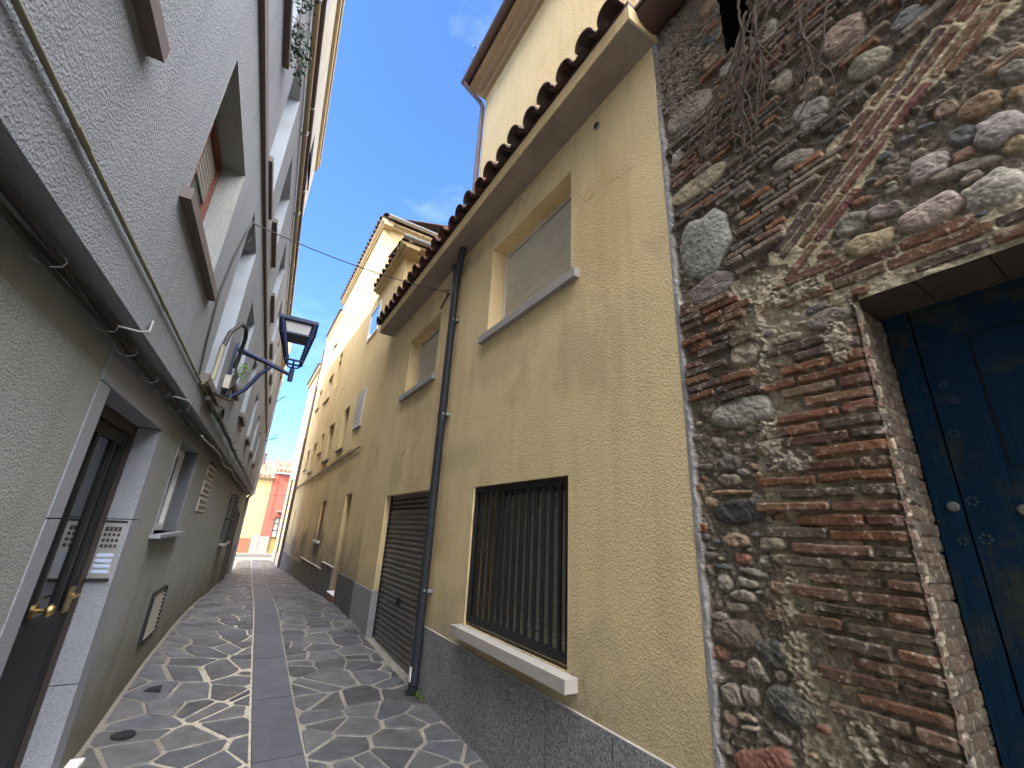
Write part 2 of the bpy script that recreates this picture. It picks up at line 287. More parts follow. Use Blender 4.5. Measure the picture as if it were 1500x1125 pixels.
class Relief:
    def __init__(self, ya, za, mortar=(.33, .28, .20), seed=3, rough=.010):
        self.ya = ya; self.za = za; self.Y, self.Z = np.meshgrid(ya, za, indexing='ij'); Y, Z = self.Y, self.Z
        self.nf = vn(Y, Z, 34., seed, 4); self.nc = vn(Y, Z, 9., seed+5, 3); self.ng = vn(Y, Z, 90., seed+9, 2); self.nb = vn(Y, Z, 2.2, seed+21, 4)
        self.ridge = 1-np.abs(vn(Y, Z, 26., seed+33, 3))*2; self.H = rough*self.nf+.010*self.nc+.005*self.ng-.008*np.clip(self.ridge, 0, 1)-.006; self.id = np.zeros(Y.shape, int); self.k = 0
        t = (1+.22*self.nb+.20*self.nf+.25*self.ng)[..., None]; self.col = np.array(mortar)*np.clip(t, .3, 2)
    def win(self, cy, cz, R):
        i0, i1 = np.searchsorted(self.ya, [cy-R, cy+R]); j0, j1 = np.searchsorted(self.za, [cz-R, cz+R]); return slice(i0, i1), slice(j0, j1)
    def free(self, cy, cz, a, b, ang, lim=.12, upto=10**9):
        s = self.win(cy, cz, math.hypot(a, b)); ids = self.id[s]
        if ids.size == 0: return False
        dy = self.Y[s]-cy; dz = self.Z[s]-cz; u = dy*math.cos(ang)+dz*math.sin(ang); v = -dy*math.sin(ang)+dz*math.cos(ang)
        m = (abs(u) < a) & (abs(v) < b); return m.sum() > 0 and ((ids[m] > 0) & (ids[m] <= upto)).mean() < lim
    def stamp(self, cy, cz, a, b, ang, col, kind='s', relief=.03):
        R = math.hypot(a, b)*1.25; s = self.win(cy, cz, R)
        if self.id[s].size == 0: return
        self.k += 1; sd = self.k*3 % 97
        dy = self.Y[s]-cy; dz = self.Z[s]-cz; u = dy*math.cos(ang)+dz*math.sin(ang); v = -dy*math.sin(ang)+dz*math.cos(ang)
        fx = self.nf[s]; nx = self.nc[s]
        w1 = vn(u+self.k*1.7, v, 1.1/min(a, .2), 5+sd, 2); w2 = vn(u, v+self.k*2.3, 1.1/min(a, .2), 31+sd, 2)
        if kind == 's':
            p = 2.6; r = (np.abs((u+w1*a*.22)/a)**p+np.abs((v+w2*b*.3)/b)**p)**(1/p)
            m = r < 1; h = relief*.85*np.sqrt(np.clip(1-r**6, 0, 1))+.007*w1*min(1, a/.06)+.005*w2*min(1, b/.05)+.0028*self.ng[s]+.004*fx-.004
            tone = 1+.18*w1+.16*fx+.30*self.ng[s]*(.35+.65*(col[2] > .25))
        else:
            rr = min(b*.45, .012); qx = np.abs(u+fx*.005+w1*.004)-(a-rr); qy = np.abs(v+nx*.003+w2*.0025+fx*.003)-(b-rr)
            d = np.hypot(np.maximum(qx, 0), np.maximum(qy, 0))+np.minimum(np.maximum(qx, qy), 0)-rr
            m = d < 0; h = relief*np.clip(-d/.0045, 0, 1)**.6+.004*w1+.0025*fx+.0012*self.ng[s]
            tone = 1+.20*w2+.22*fx+.14*self.ng[s]
        m &= h > self.H[s]-.016
        hh = np.where(m, np.maximum(h, self.H[s]*.3+h*.7), self.H[s]); self.H[s] = hh
        self.id[s] = np.where(m, self.k, self.id[s])
        c = np.array(col)*np.clip(tone, .35, 1.9)[..., None]
        if kind != 's':     # lime specks and mortar smears on brick
            sp = np.clip((self.ng[s]+.5*fx-.42)*5, 0, 1)[..., None]*.75; c = c*(1-sp)+np.array((.40, .35, .27))*sp
        sm = np.clip((self.nb[s]+.7*nx-.45)*4, 0, .5)[..., None]*(1. if kind != 's' else .3); c = c*(1-sm)+np.array((.30, .25, .175))*sm
        self.col[s] = np.where(m[..., None], c, self.col[s])
    def mesh(self, name, place, mat, parent, keep=None):
        ny, nz = self.Y.shape; co = place(self.Y.ravel(), self.Z.ravel(), self.H.ravel())
        off = root_loc(parent); co = co-np.array(off)
        idx = np.arange(ny*nz).reshape(ny, nz); q = np.stack([idx[:-1, :-1], idx[1:, :-1], idx[1:, 1:], idx[:-1, 1:]], -1).reshape(-1, 4)
        if keep is not None:
            cy = (self.Y[:-1, :-1]+self.Y[1:, 1:]).ravel()/2; cz = (self.Z[:-1, :-1]+self.Z[1:, 1:]).ravel()/2; q = q[keep(cy, cz)]
        me = bpy.data.meshes.new(name); n = len(q)
        me.vertices.add(ny*nz); me.vertices.foreach_set('co', co.astype(np.float32).ravel())
        me.loops.add(n*4); me.loops.foreach_set('vertex_index', q.astype(np.int32).ravel())
        me.polygons.add(n); me.polygons.foreach_set('loop_start', np.arange(0, n*4, 4, dtype=np.int32)); me.polygons.foreach_set('loop_total', np.full(n, 4, np.int32))
        me.polygons.foreach_set('use_smooth', np.ones(n, bool)); me.update(); me.validate()
        at = me.color_attributes.new('Col', 'FLOAT_COLOR', 'POINT'); c4 = np.ones((ny*nz, 4), np.float32); c4[:, :3] = np.clip(self.col.reshape(-1, 3), .01, .8); at.data.foreach_set('color', c4.ravel())
        me.materials.append(mat); o = bpy.data.objects.new(name, me); C.objects.link(o); o.parent = parent; return o

M['masonry'] = attr_mat('rubble_masonry', .95, .0045, 120., .34, 75., ((.40, .36, .29), 110., .60, .70, .45), .12)
DY0, DY1, DZ = -.95, .58, 2.58          # cart door opening
def build_stone():
    root = thing('stone_house', 'old rubble stone and brick house wall with blue wooden door, right edge of the alley', 'house', (XR, 0, 0))
    ya = np.concatenate([np.arange(-1.8, -.14, .02), np.arange(-.14, 1.4285, .0042), [1.43]])
    za = np.concatenate([np.arange(-.1, .42, .02), np.arange(.42, 5.0, .0042), np.arange(5.0, 5.45, .012)])
    R = Relief(ya, za, (.46, .395, .29))
    ZDB = [(0.888, 2.925), (0.881, 2.969), (0.538, 3.384), (0.239, 3.572), (0.081, 3.637), (-0.123, 3.8), (-0.222, 3.612), (-0.067, 3.472), (0.039, 3.431), (0.219, 3.341), (0.298, 3.269), (0.599, 2.937), (0.688, 2.811)]
    Y, Z = R.Y, R.Z
    # bedding differs by zone: dark earthy joints high up, sandy lime round the door, pale lime in the relieving band
    def zone(poly, col, soft=.03):
        m = np.zeros(Y.shape)
        wy = Y+.03*R.nc+.012*R.nf; wz = Z+.03*R.nf
        n = len(poly); ins = np.zeros(Y.shape, bool)
        for i in range(n):
            (a, b), (c, d) = poly[i], poly[(i+1) % n]
            ins ^= ((b > wz) != (d > wz)) & (wy < (c-a)*(wz-b)/((d-b) or 1e-9)+a)
        t = np.clip(1+.25*R.nb+.22*R.nf+.28*R.ng, .3, 2)[..., None]; R.col[ins] = (np.array(col)*t)[ins]; return ins
    zone([(1.45, 2.98), (-2, 2.60), (-2, 6), (1.45, 6)], (.20, .168, .13)); zone([(.62, 2.95), (.3, 3.3), (-2, 3.9), (-2, 2.75), (.5, 2.78)], (.235, .20, .155))
    zone([(1.45, 2.95), (1.1, 2.9), (1.05, -.2), (1.45, -.2)], (.235, .20, .155))
    band_in = zone(ZDB, (.46, .39, .26)); R.H[band_in] = R.H[band_in]*.35+.006
    lint = zone([(DY0-.8, 2.55), (DY0-.8, 2.80), (.1, 2.75), (.5, 2.76), (.85, 2.86), (.99, 2.76), (.60, 2.55)], (.42, .36, .25)); R.H[lint] = R.H[lint]*.4+.006
    # traced field stones, largest first
    for (cy, cz, a, b, an, col, k) in sorted(STONES, key=lambda q: -q[2]*q[3]): R.stamp(cy, cz, a, b, an, tuple(w*.9*(.66*x+.34*sum(col)/3) for x, w in zip(col, (1.06, 1.0, .90))), 's', .017*k)
    KS = R.k
    def pick(r, z=2.):
        c = r.choice(len(BR)); c = BR[c]; f = r.uniform(.6, 1.0)
        if r.rand() < .05: c = (.30, .125, .06)
        if z < 1.5: c = tuple(.45*x+.55*y for x, y in zip(c, (.135, .10, .075)))
        return tuple(x*f for x in c)
    def rows(poly, ang, pitch, blen, bh, seed, skip=.05, wob=.02, rel=.016, lim=.1, colf=None, own=False, ks=.08):
        r = np.random.RandomState(seed); ca, sa = math.cos(ang), math.sin(ang)
        us = [p[0]*ca+p[1]*sa for p in poly]; vs = [-p[0]*sa+p[1]*ca for p in poly]; v = min(vs)+pitch/2
        while v < max(vs):
            u = min(us)+r.uniform(0, .1); vv = v+r.uniform(-.003, .003); ra = ang+r.uniform(-wob, wob)*.6
            while u < max(us):
                L = r.uniform(*blen)
                cu = u+L/2; cy = cu*ca-vv*sa; cz = cu*sa+vv*ca
                inside = sum(inpoly(*((cu+k*L*.4)*ca-vv*sa, (cu+k*L*.4)*sa+vv*ca), poly) for k in (-1, 0, 1))
                if inside >= 2 and r.rand() > skip:
                    b = bh*r.uniform(.82, 1.12)/2
                    if R.free(cy, cz, L/2-.008, b, ra, lim, KS if own else 10**9) and R.free(cy, cz, L/2, b, ra, ks, KS): R.stamp(cy, cz, L/2-.001, b, ra+r.uniform(-wob, wob), (colf or pick)(r, cz), 'b', rel*r.uniform(.75, 1.3))
                u += L+r.uniform(.002, .014)
            v += pitch*r.uniform(.93, 1.07)
    ZJ2 = [(.582, 2.50), (.582, -.1), (.99, -.1), (.97, .9), (1.0, 1.3), (.99, 1.8), (.985, 2.3), (.97, 2.62)]
    jr = np.random.RandomState(5); z = -.06; row = 0
    while z < 2.50:      # door jamb laid course by course from the arris inwards
        y = .580-(.012 if row % 2 else 0); lim_ = .985+.05*math.sin(z*5.1)+jr.uniform(-.04, .06)-(.10 if z < 1.25 and z > .85 else 0); tilt = jr.uniform(-.012, .012); first = True
        while y < lim_:
            L = jr.uniform(.115, .14) if (first and row % 2) else jr.uniform(.20, .285); first = False
            if y+L*.55 < lim_:
                b = .0425*jr.uniform(.9, 1.1)/2; cy = y+L/2
                if R.free(cy, z, L/2, b, 0., .30, KS): R.stamp(cy, z+tilt*(cy-.78)+jr.uniform(-.002, .002), L/2, b, tilt+jr.uniform(-.01, .01), pick(jr, z), 'b', .019*jr.uniform(.75, 1.25))
            y += L+jr.uniform(.008, .015)
        z += .0535*jr.uniform(.97, 1.03); row += 1
    rows([(DY0-.8, 2.6), (DY0-.8, 2.80), (.1, 2.75), (.55, 2.75), (.85, 2.87), (.97, 2.75), (.60, 2.595)], .0, .056, (.18, .30), .046, 6, .05, .02, .009, .4)
    rows([(1.424, 3.012), (0.997, 2.864), (1.019, 2.33), (1.074, 2.293), (1.38, 2.272)], -.02, .048, (.10, .26), .046, 7, .03, .03, .023, .3, None, True)
    dark = lambda r, z: tuple(x*r.uniform(.8, 1.15) for x in ((.165, .088, .066), (.13, .08, .068), (.195, .10, .065))[r.randint(3)])
    rows([(0.888, 2.925), (0.881, 2.969), (0.538, 3.384), (0.239, 3.572), (0.081, 3.637), (-0.123, 3.8), (-0.222, 3.612), (-0.067, 3.472), (0.039, 3.431), (0.219, 3.341), (0.298, 3.269), (0.599, 2.937), (0.688, 2.811)], math.atan2(3.637-2.969, .081-.881)+math.pi, .0505, (.17, .27), .041, 8, .02, .012, .007, .5, dark, True)
    # thin slates and split bricks, upper left
    def flat(r, z):
        c = ((.155, .095, .07), (.135, .10, .08), (.20, .155, .115), (.165, .135, .11), (.22, .11, .06), (.125, .108, .095))[r.randint(6)]; f = r.uniform(.7, 1.2); return tuple(x*f for x in c)
    rows([(1.40, 2.95), (.99, 2.86), (.86, 2.98), (.52, 3.40), (.2, 3.62), (-.3, 4.0), (-.3, 5.2), (.72, 5.2), (.76, 4.46), (.86, 4.44), (1.41, 4.6)], -.05, .040, (.06, .28), .0385, 9, .05, .05, .020, .32, flat)
    rows([(1.40, 2.28), (1.36, 2.28), (1.35, -.1), (1.38, -.1)], 0., .05, (.03, .05), .04, 15, .3, .1, .012, .1, flat)
    # small filling stones everywhere else
    r = np.random.RandomState(77)
    for i in range(7500):
        cy = r.uniform(-1.7, 1.37); cz = r.uniform(0, 5.1)
        if cy < -.2 and r.rand() < .3: continue
        if DY0 < cy < DY1+.03 and cz < DZ+.03: continue
        big = r.rand() < (.5 if cy < -.14 else .22); a = r.uniform(.05, .12) if big else r.uniform(.012, .04); b = a*r.uniform(.3, .75)
        if r.rand() < .35 and i > 1500: continue
        if (inpoly(cy, cz, ZJ2) and r.rand() < .8) or inpoly(cy, cz, [(0.888, 2.925), (0.881, 2.969), (0.538, 3.384), (0.239, 3.572), (0.081, 3.637), (-0.123, 3.8), (-0.222, 3.612), (-0.067, 3.472), (0.039, 3.431), (0.219, 3.341), (0.298, 3.269), (0.599, 2.937), (0.688, 2.811)]): continue
        an = r.uniform(-.3, .25)
        if R.free(cy, cz, a, b, an, .04):
            c = ((.27, .23, .19), (.20, .17, .14), (.33, .28, .21), (.22, .12, .08), (.14, .14, .14), (.30, .21, .14))[r.randint(6)]; f = r.uniform(.7, 1.15)
            R.stamp(cy, cz, a, b, an, tuple(x*f for x in c), 's', .016 if not big else .022)
    # cement fillet along the neighbour's edge; smooth patches of render
    e = 1.392+.012*R.nc+.012*R.nf; m = np.clip((Y-e)/.012, 0, 1); sm = .021+.002*R.nf
    R.H = R.H*(1-m)+sm*m; R.col = R.col*(1-m[..., None])+(np.array((.30, .29, .28))*(1+.25*R.nf+.2*R.ng)[..., None])*m[..., None]
    def patch(cy, cz, a, b, col, seed, h0):
        d = np.hypot((Y-cy)/a, (Z-cz)/b)+.35*R.nc+.18*R.nf; k = np.clip((1-d+.3*R.ng)*2.6, 0, 1)*np.clip(.55+1.5*(R.nf+.4), 0, 1)
        R.H[:] = R.H*(1-k)+np.maximum(R.H*.55, h0+.008*R.nf+.005*R.ng)*k; R.col[:] = R.col*(1-k[..., None])+(np.array(col)*.88*(1+.28*R.nf+.3*R.ng)[..., None])*k[..., None]
    patch(1.28, 4.75, .20, .55, (.22, .18, .14), 1, .010); patch(.665, 2.42, .055, .14, (.40, .34, .25), 2, .020); patch(.80, 2.72, .12, .05, (.38, .33, .25), 3, .015)
    patch(.93, 1.95, .10, .06, (.34, .29, .22), 4, .012); patch(.84, .98, .06, .10, (.35, .30, .22), 5, .012); patch(1.03, 1.25, .06, .3, (.33, .28, .2), 6, .014)
    patch(1.0, 2.05, .07, .10, (.35, .3, .23), 7, .012); patch(.98, 2.55, .03, .25, (.36, .31, .23), 8, .012)
    # arris of the jamb: worn, lime-washed
    k = np.clip(1-(Y-DY1)/.035, 0, 1)*(Z < DZ+.02)*(Y > DY1-.01); R.H = R.H-.022*k*k
    kk = (np.clip(1-(Y-DY1)/.05, 0, 1)*np.clip(.75+1.2*R.nc, 0, 1)*.2*(Z < DZ)*(Y > DY1-.01))[..., None]; R.col = R.col*(1-kk)+np.array((.36, .33, .29))*kk
    # grime washes with their own outline
    g = np.clip((R.nb-.05)*1.6, 0, .5)[..., None]; R.col = R.col*(1-.45*g)
    hp = [(0.919, 4.998), (0.728, 4.706), (0.749, 4.488), (0.86, 4.455), (0.934, 4.747)]
    def keep(cy, cz):
        door = (cy > DY0) & (cy < DY1) & (cz < DZ); mn, mx = min(p[0] for p in hp)+.02, max(p[0] for p in hp)-.02
        hole = (cy > mn) & (cy < mx) & (cz > 4.50+.04*np.sin(cy*40)) & (cz < 5.05); return ~(door | hole)
    R.mesh('rubble_wall', lambda y, z, h: np.stack([2.0-h, y, z], -1), M['masonry'], root, keep)
    # brick reveal of the door
    xa = np.arange(0, .335, .006); za2 = np.arange(-.1, DZ+.05, .0055); J = Relief(xa, za2, (.16, .14, .11), 51, .004)
    rr = np.random.RandomState(4); z = -.08
    while z < DZ:
        u = -.02
        while u < .34:
            L = rr.uniform(.10, .16); f = rr.uniform(.7, 1.1); c = tuple(x*f*.35+.65*y for x, y in zip(BR[rr.randint(len(BR))], (.115, .10, .08)))
            J.stamp(u+L/2, z, L/2-.002, .0255, rr.uniform(-.03, .03), c, 'b', .0055); u += L+.004
        z += .0535
    J.mesh('door_reveal', lambda x, z, h: np.stack([1.985+x, DY1-h+.012, z], -1), M['masonry'], root)
    # lintel boards over the door
    lb = MB()
    for i in range(9):
        y0 = DY0-.25+i*.2; lb.box(WF, 2.005, 2.40, y0, y0+.196, DZ+.006*(i % 2)*0, DZ+.06); lb.cut()
    lb.build_each('lintel_board', pmat('old_lintel', (.075, .06, .045), .9, .35, 9., bmp=.003, bs=40.), root)
    nb = MB(); nb.box(WF, 2.0, 2.4, DY0-.012, DY0, -.1, DZ); nb.build('far_jamb', M['soffit'], root)
    # dark attic opening
    ho = MB(); wall(ho, lambda a, b, o: (2.0-o, a, b), .70, .97, 4.40, 5.10, [(.70, .97, 4.40, 5.10, .4)], -.012)
    ho.quad((2.4, .70, 4.4), (2.4, .97, 4.4), (2.4, .97, 5.1), (2.4, .70, 5.1)); ho.build('attic_opening', M['void'], root)
    # core, roof, eave roll
    co = MB(); co.box(WF, 2.42, 6., -8., 1.425, -.3, 5.35); co.build('core_wall', M['soffit'], root)
    sw = MB(); wall(sw, RF, -8., -1.8, -.3, 5.45); sw.build('side_wall', plaster('rough_render', (.3, .26, .2), (.22, .17, .12), .9, 20., .02), root)
    ev = MB(); n = 17
    for i in range(n):
        y1 = 1.44-i*.42; ev.barrel((1.90, y1, 5.40), (1.90, y1-.44, 5.40), .125-.004*(i % 2), .118, (0, 0, -1), .02, 10)
    ev.build('eave_roll', M['tile_dark'], root)
    rf = MB()
    rf.hexa([(1.76, -8, 5.405), (1.76, 1.44, 5.405), (6, 1.44, 6.7), (6, -8, 6.7), (1.76, -8, 5.44), (1.76, 1.44, 5.44), (6, 1.44, 6.75), (6, -8, 6.75)]); rf.build('roof', M['tile_dark'], root)
    # blue plank door
    m, nn, l, b = nodes('blue_door_paint'); v = coords(nn); vs = scaled(nn, l, v, (9., 9., .8))
    c = mix(nn, l, noise(nn, l, vs, 1.6, 5, .6), (.003, .016, .042), (.006, .034, .070))
    c = mix(nn, l, ramp(nn, l, noise(nn, l, v, 4.5, 6, .7), [(.50, 0.), (.64, .85)]), c, (.042, .044, .028))
    c = mix(nn, l, ramp(nn, l, noise(nn, l, vs, 3.2, 5, .7), [(.6, 0.), (.7, .5)]), c, (.007, .042, .055))
    l.new(c, b.inputs['Base Color']); b.inputs['Roughness'].default_value = .8; b.inputs['Specular IOR Level'].default_value = .12; bump(nn, l, b, noise(nn, l, vs, 9., 6, .7), .006)
    dr = MB(); x = 2.27; ys = [DY1+.004, .497, .16, -.18, -.52, DY0]
    for i in range(5): dr.box(WF, x, x+.05, ys[i+1]+.0035, ys[i]-.0035, -.1, DZ+.002)
    dr.box(WF, x+.03, x+.06, DY0, DY1, -.1, DZ)
    d = dr.build('plank_door', m, root)
    pn = MB()      # inset hatch with its dark joint
    for (a0, a1, b0, b1) in ((-.15, .352, 1.90, 2.42),):
        for q in ((a0, a1, b0, b0+.008), (a0, a1, b1-.008, b1), (a0, a0+.008, b0+.008, b1-.008), (a1-.008, a1, b0+.008, b1-.008)): pn.box(WF, x-.0015, x+.004, *q)
    pn.build('hatch_joint', pmat('dark_groove', (.002, .004, .008), .9, .2, 4.), d)
    fl = MB(); kn = MB()
    def ypt(y, z, r): return (x-.004, y, z)
    for (fy, fz, fr) in ((.455, 2.235, .017), (.435, 2.165, .017), (.465, 2.04, .019), (.47, 1.79, .022), (.463, 1.66, .024), (.525, 1.65, .019), (.51, 2.23, .013), (.22, 1.64, .022), (.18, 2.15, .017), (.235, 2.05, .015), (.3, 1.55, .016), (.535, 1.95, .012)):
        for k in range(6):
            an = math.pi/3*k+.2; cy, cz = fy+math.cos(an)*fr*.62, fz+math.sin(an)*fr*.62
            fl.tube([(x+.001, cy, cz), (x-.0015, cy, cz)], [fr*.26, fr*.22], 6)
        fl.cut()
    fl.build_each('painted_flower', pmat('faded_flower_paint', (.035, .055, .068), .8, .5, 60.), d)
    for (fy, fz) in ((.525, 1.772), (.35, 1.757)):
        k_ = [(x-.001, fy, fz), (x-.008, fy, fz)]; kn.tube(k_, [.019, .014], 14)
        kn.tube([(x-.008, fy, fz), (x-.0085, fy, fz)], [.007, .006], 8); kn.cut()
    kn.build_each('door_stud', pmat('limewashed_stud', (.17, .17, .16), .8, .35, 60., bmp=.002), d)
    # dry roots hanging from the wall head
    ro = MB(); rv = np.random.RandomState(5)
    def branch(y, z, ang, ln, r, depth):
        pts = []; n = max(5, int(ln/.03)); o = .035
        for i in range(n):
            pts.append((1.985-o-rv.uniform(0, .012), y, z)); y += math.cos(ang)*ln/n; z += math.sin(ang)*ln/n; ang += rv.uniform(-.17, .17); ang += (-1.40-ang)*.07
            if depth < 2 and rv.rand() < .085: branch(y, z, ang+rv.choice([-1, 1])*rv.uniform(.15, .5), ln*rv.uniform(.25, .6), r*.65, depth+1)
        ro.tube(pts, [max(.0014, r*1.35*(1-.8*i/n)) for i in range(n)], 5)
    for (y, z, a, ln, r) in ((.70, 4.95, -1.2, 1.1, .008), (.62, 4.9, -1.3, 1.25, .009), (.55, 4.8, -1.1, 1.2, .007), (.74, 4.6, -1.0, .9, .008), (.60, 4.5, -.9, .9, .007), (.45, 4.6, -1.4, .9, .006), (.66, 4.35, -.7, .75, .007), (.72, 4.25, -1.0, .65, .006), (.5, 4.3, -1.5, .7, .006), (.36, 4.4, -1.5, .8, .005), (.78, 4.4, -.9, .5, .006)): branch(y, z, a, ln, r, 0)
    tag(ro.build('dry_vine', M['root']), 'dry leafless vine roots hanging over the top of the stone wall', 'vine')
build_stone()
# ================================================================== near yellow house
def slats(mb, fr, a0, a1, b0, b1, o, pitch, rise, duty=.86):
    """roller blind / shutter: bulged slats with real gaps"""
    n = max(1, int((b1-b0)/pitch))
    for i in range(n):
        z0 = b0+i*pitch; z1 = z0+pitch*duty; zm = (z0+z1)/2
        prof = [(z0, o), (z0+(z1-z0)*.2, o+rise*.75), (zm, o+rise), (z1-(z1-z0)*.2, o+rise*.75), (z1, o), (z0+pitch, o-.004)]
        for (za, oa), (zb, ob) in zip(prof, prof[1:]): mb.quad(fr(a0, za, oa), fr(a1, za, oa), fr(a1, zb, ob), fr(a0, zb, ob))
def roller_window(root, fr, a0, a1, b0, b1, depth, sill, matname='shutter', silmat='conc_sill', frame_mat='shutter'):
    f = MB(); o = -depth
    f.box(fr, a0, a0+.03, b0, b1, o-.02, o+.012); f.box(fr, a1-.03, a1, b0, b1, o-.02, o+.012); f.box(fr, a0+.03, a1-.03, b1-.045, b1, o-.02, o+.006)
    w = f.build('window', M[frame_mat], root)
    s = MB(); slats(s, fr, a0+.03, a1-.03, b0+.004, b1-.045, o-.016, .043, .011); s.build('roller_shutter', M[matname], w)
    q = MB(); q.box(fr, *sill); q.build('sill', M[silmat], w)
    return w
def house_near():
    root = thing('town_house', 'two storey yellow plastered house with tiled eave, roller shutters and a barred window', 'house', (XR, 1.43, 0))
    Y0, Y1, ZS = 1.432, 8.02, 5.235
    ops = [(2.43, 3.91, .79, 2.01, .33), (2.41, 3.88, 3.685, 4.82, .20), (5.42, 6.76, 3.66, 4.68, .20), (5.10, 6.95, -.2, 2.05, .13)]
    w = MB(); wall(w, RF, Y0, Y1, -.3, ZS, ops); w.quad(RF(Y0, .6, 0), RF(Y0, ZS, 0), RF(Y0, ZS, -.4), RF(Y0, .6, -.4)); w.build('plaster_wall', M['yellow'], root)
    # granite plinth in slabs
    p = MB(); js = [Y0, 2.03, 2.625, 3.20, 3.783, 4.355, 4.93, 5.10]
    for a, b in zip(js, js[1:]): p.box(RF, a+.006, b-.006, -.3, .607, .002, .018); p.cut()
    p.box(RF, 6.948, 7.5, -.3, .68, -.125, .014); p.cut(); p.box(RF, 7.505, Y1, -.3, .68, .002, .014); p.cut()
    p.build_each('plinth_slab', M['gran_dark'], root)
    pb = MB(); pb.box(RF, Y0, 5.098, -.3, .604, .001, .004); pb.build('plinth_joint', M['void'], root); pb = MB(); pb.box(RF, Y0, 5.095, .608, .614, .001, .018); pb.build('plinth_bead', M['stone_sill'], root)
    # eave: soffit slab, fascia, barrel tiles
    e = MB(); e.box(RF, Y0-.03, 8.03, ZS, ZS+.165, -.3, .285); e.build('eave_slab', M['soffit'], root)
    fa = MB(); fa.box(RF, Y0-.032, 8.032, ZS+.012, ZS+.163, .285, .291); fa.box(RF, Y0-.038, Y0-.03, ZS+.012, ZS+.163, -.2, .291); fa.build('fascia', M['yellow_top'], root)
    bd = MB(); bd.box(RF, Y0-.02, 8.02, ZS+.166, ZS+.262, -.3, .268); bd.build('tile_bed', M['tile_dark'], root)
    t = MB(); n = 25; rs = np.random.RandomState(3); sl = .36
    for i in range(n):
        y = Y0+.12+i*.268
        for k in range(5):
            xa = XR-.36+k*.36; j = rs.uniform(-.012, .012); za = ZS+.235+sl*(k*.36)
            tc_ = ((.12, .06, .048), (.09, .05, .045), (.15, .07, .05), (.10, .07, .06))[rs.randint(4)]; t.barrel((xa+rs.uniform(-.02, .015), y+j, za+.012*(k % 2)+rs.uniform(-.006, .006)), (xa+.41, y+j*.5, za+sl*.41-.01), .112+rs.uniform(-.005, .005), .092, (0, 0, 1), .015, 10, False, tc_)
            t.barrel((xa+.005, y+.134+j, za+.045), (xa+.42, y+.134+j, za+sl*.41+.02), .082, .095, (0, 0, 1), .014, 8, True, tc_)
    t.build('roof_tiles', M['tile_var'], root)
    # openings
    w1 = roller_window(root, RF, 2.41, 3.88, 3.685, 4.82, .185, (2.30, 3.99, 3.60, 3.683, -.19, .055))
    w2 = roller_window(root, RF, 5.42, 6.76, 3.66, 4.68, .185, (5.36, 6.86, 3.575, 3.658, -.19, .055))
    g = MB(); y0, y1, z0, z1, o = 2.44, 3.90, .80, 2.0, -.035
    for q in ((y0, y1, z1-.045, z1), (y0, y1, z0+.02, z0+.075), (y0, y0+.035, z0+.075, z1-.045), (y1-.035, y1, z0+.075, z1-.045)): g.box(RF, *q, o-.02, o+.02)
    nb = 14
    for i in range(1, nb):
        yy = y0+.017+(y1-y0-.035)*i/nb; g.box(RF, yy-.012, yy+.012, z0+.075, z1-.045, o-.012, o+.012)
    gw = MB(); gw.box(RF, 2.44, 2.48, .80, 2.0, -.33, -.28); gw.box(RF, 3.86, 3.90, .80, 2.0, -.33, -.28); gw.box(RF, 2.44, 3.90, .792, .80, -.33, -.28); win = gw.build('barred_window', M['blind_grey'], root)
    g.build('window_grille', M['black_iron'], win)
    s = MB(); slats(s, RF, 2.48, 3.86, .85, 2.0, -.31, .055, .012); s.box(RF, 2.48, 3.86, .80, .85, -.33, -.27); s.build('roller_shutter', M['blind_pale'], win)
    q = MB(); q.box(RF, 2.33, 3.20, .708, .785, -.30, .10); q.cut(); q.box(RF, 3.203, 3.975, .708, .785, -.30, .10); q.cut()
    q.build_each('sill', M['stone_sill'], win)
    # garage roller door
    gd = MB(); slats(gd, RF, 5.12, 6.93, .07, 1.86, -.115, .068, .018, .74); gd.box(RF, 5.12, 6.93, -.1, .07, -.13, -.085)
    d = gd.build('garage_door', M['garage'], root)
    gv = MB()
    for r_ in range(2):
        for i in range(16): gv.box(RF, 5.18+i*.11+.03*r_, 5.25+i*.11+.03*r_, 1.895+r_*.065, 1.925+r_*.065, -.118, -.10); gv.cut()
    vt = MB(); vt.box(RF, 5.12, 6.93, 1.862, 2.05, -.125, -.105); v_ = vt.build('vent_band', M['garage'], d); gv.build_each('vent_hole', M['void'], v_)
    lk = MB(); lk.box(RF, 5.98, 6.10, .62, .72, -.10, -.085); lk.tube([RF(6.04, .67, -.09), RF(6.04, .67, -.07)], .02, 10); lk.build('lock', M['black_iron'], d)
    rail = MB(); rail.box(RF, 6.93, 6.948, -.1, 2.05, -.125, -.08); rail.cut(); rail.box(RF, 5.10, 5.12, -.1, 2.05, -.125, -.08); rail.cut(); rail.build_each('guide_rail', M['black_iron'], d)
    # rainwater pipe with swan neck
    dp = MB(); X = XR-.075
    dp.tube([(X, 4.78, .10), (X, 4.78, 4.90), (X-.0, 4.76, 4.95), (X-.03, 4.60, 5.16), (X-.03, 4.58, 5.24)], .05, 14)
    dp.tube([(X, 4.78, 4.80), (X, 4.78, 4.93)], .057, 14); dp.tube([(X, 4.78, .10), (X+.0, 4.79, .04), (X-.03, 4.82, .0)], [.05, .05, .056], 14)
    dp.tube([(X, 4.77, 4.93), (X, 4.87, 5.08), (X, 4.88, 5.12)], .048, 14); dp.tube([(X, 4.78, .50), (X, 4.78, .42)], .056, 14); dp.tube([(X, 4.78, 2.95), (X, 4.78, 2.87)], .055, 14)
    dr = dp.build('downpipe', M['pipe_grey'], root)
    cl = MB()
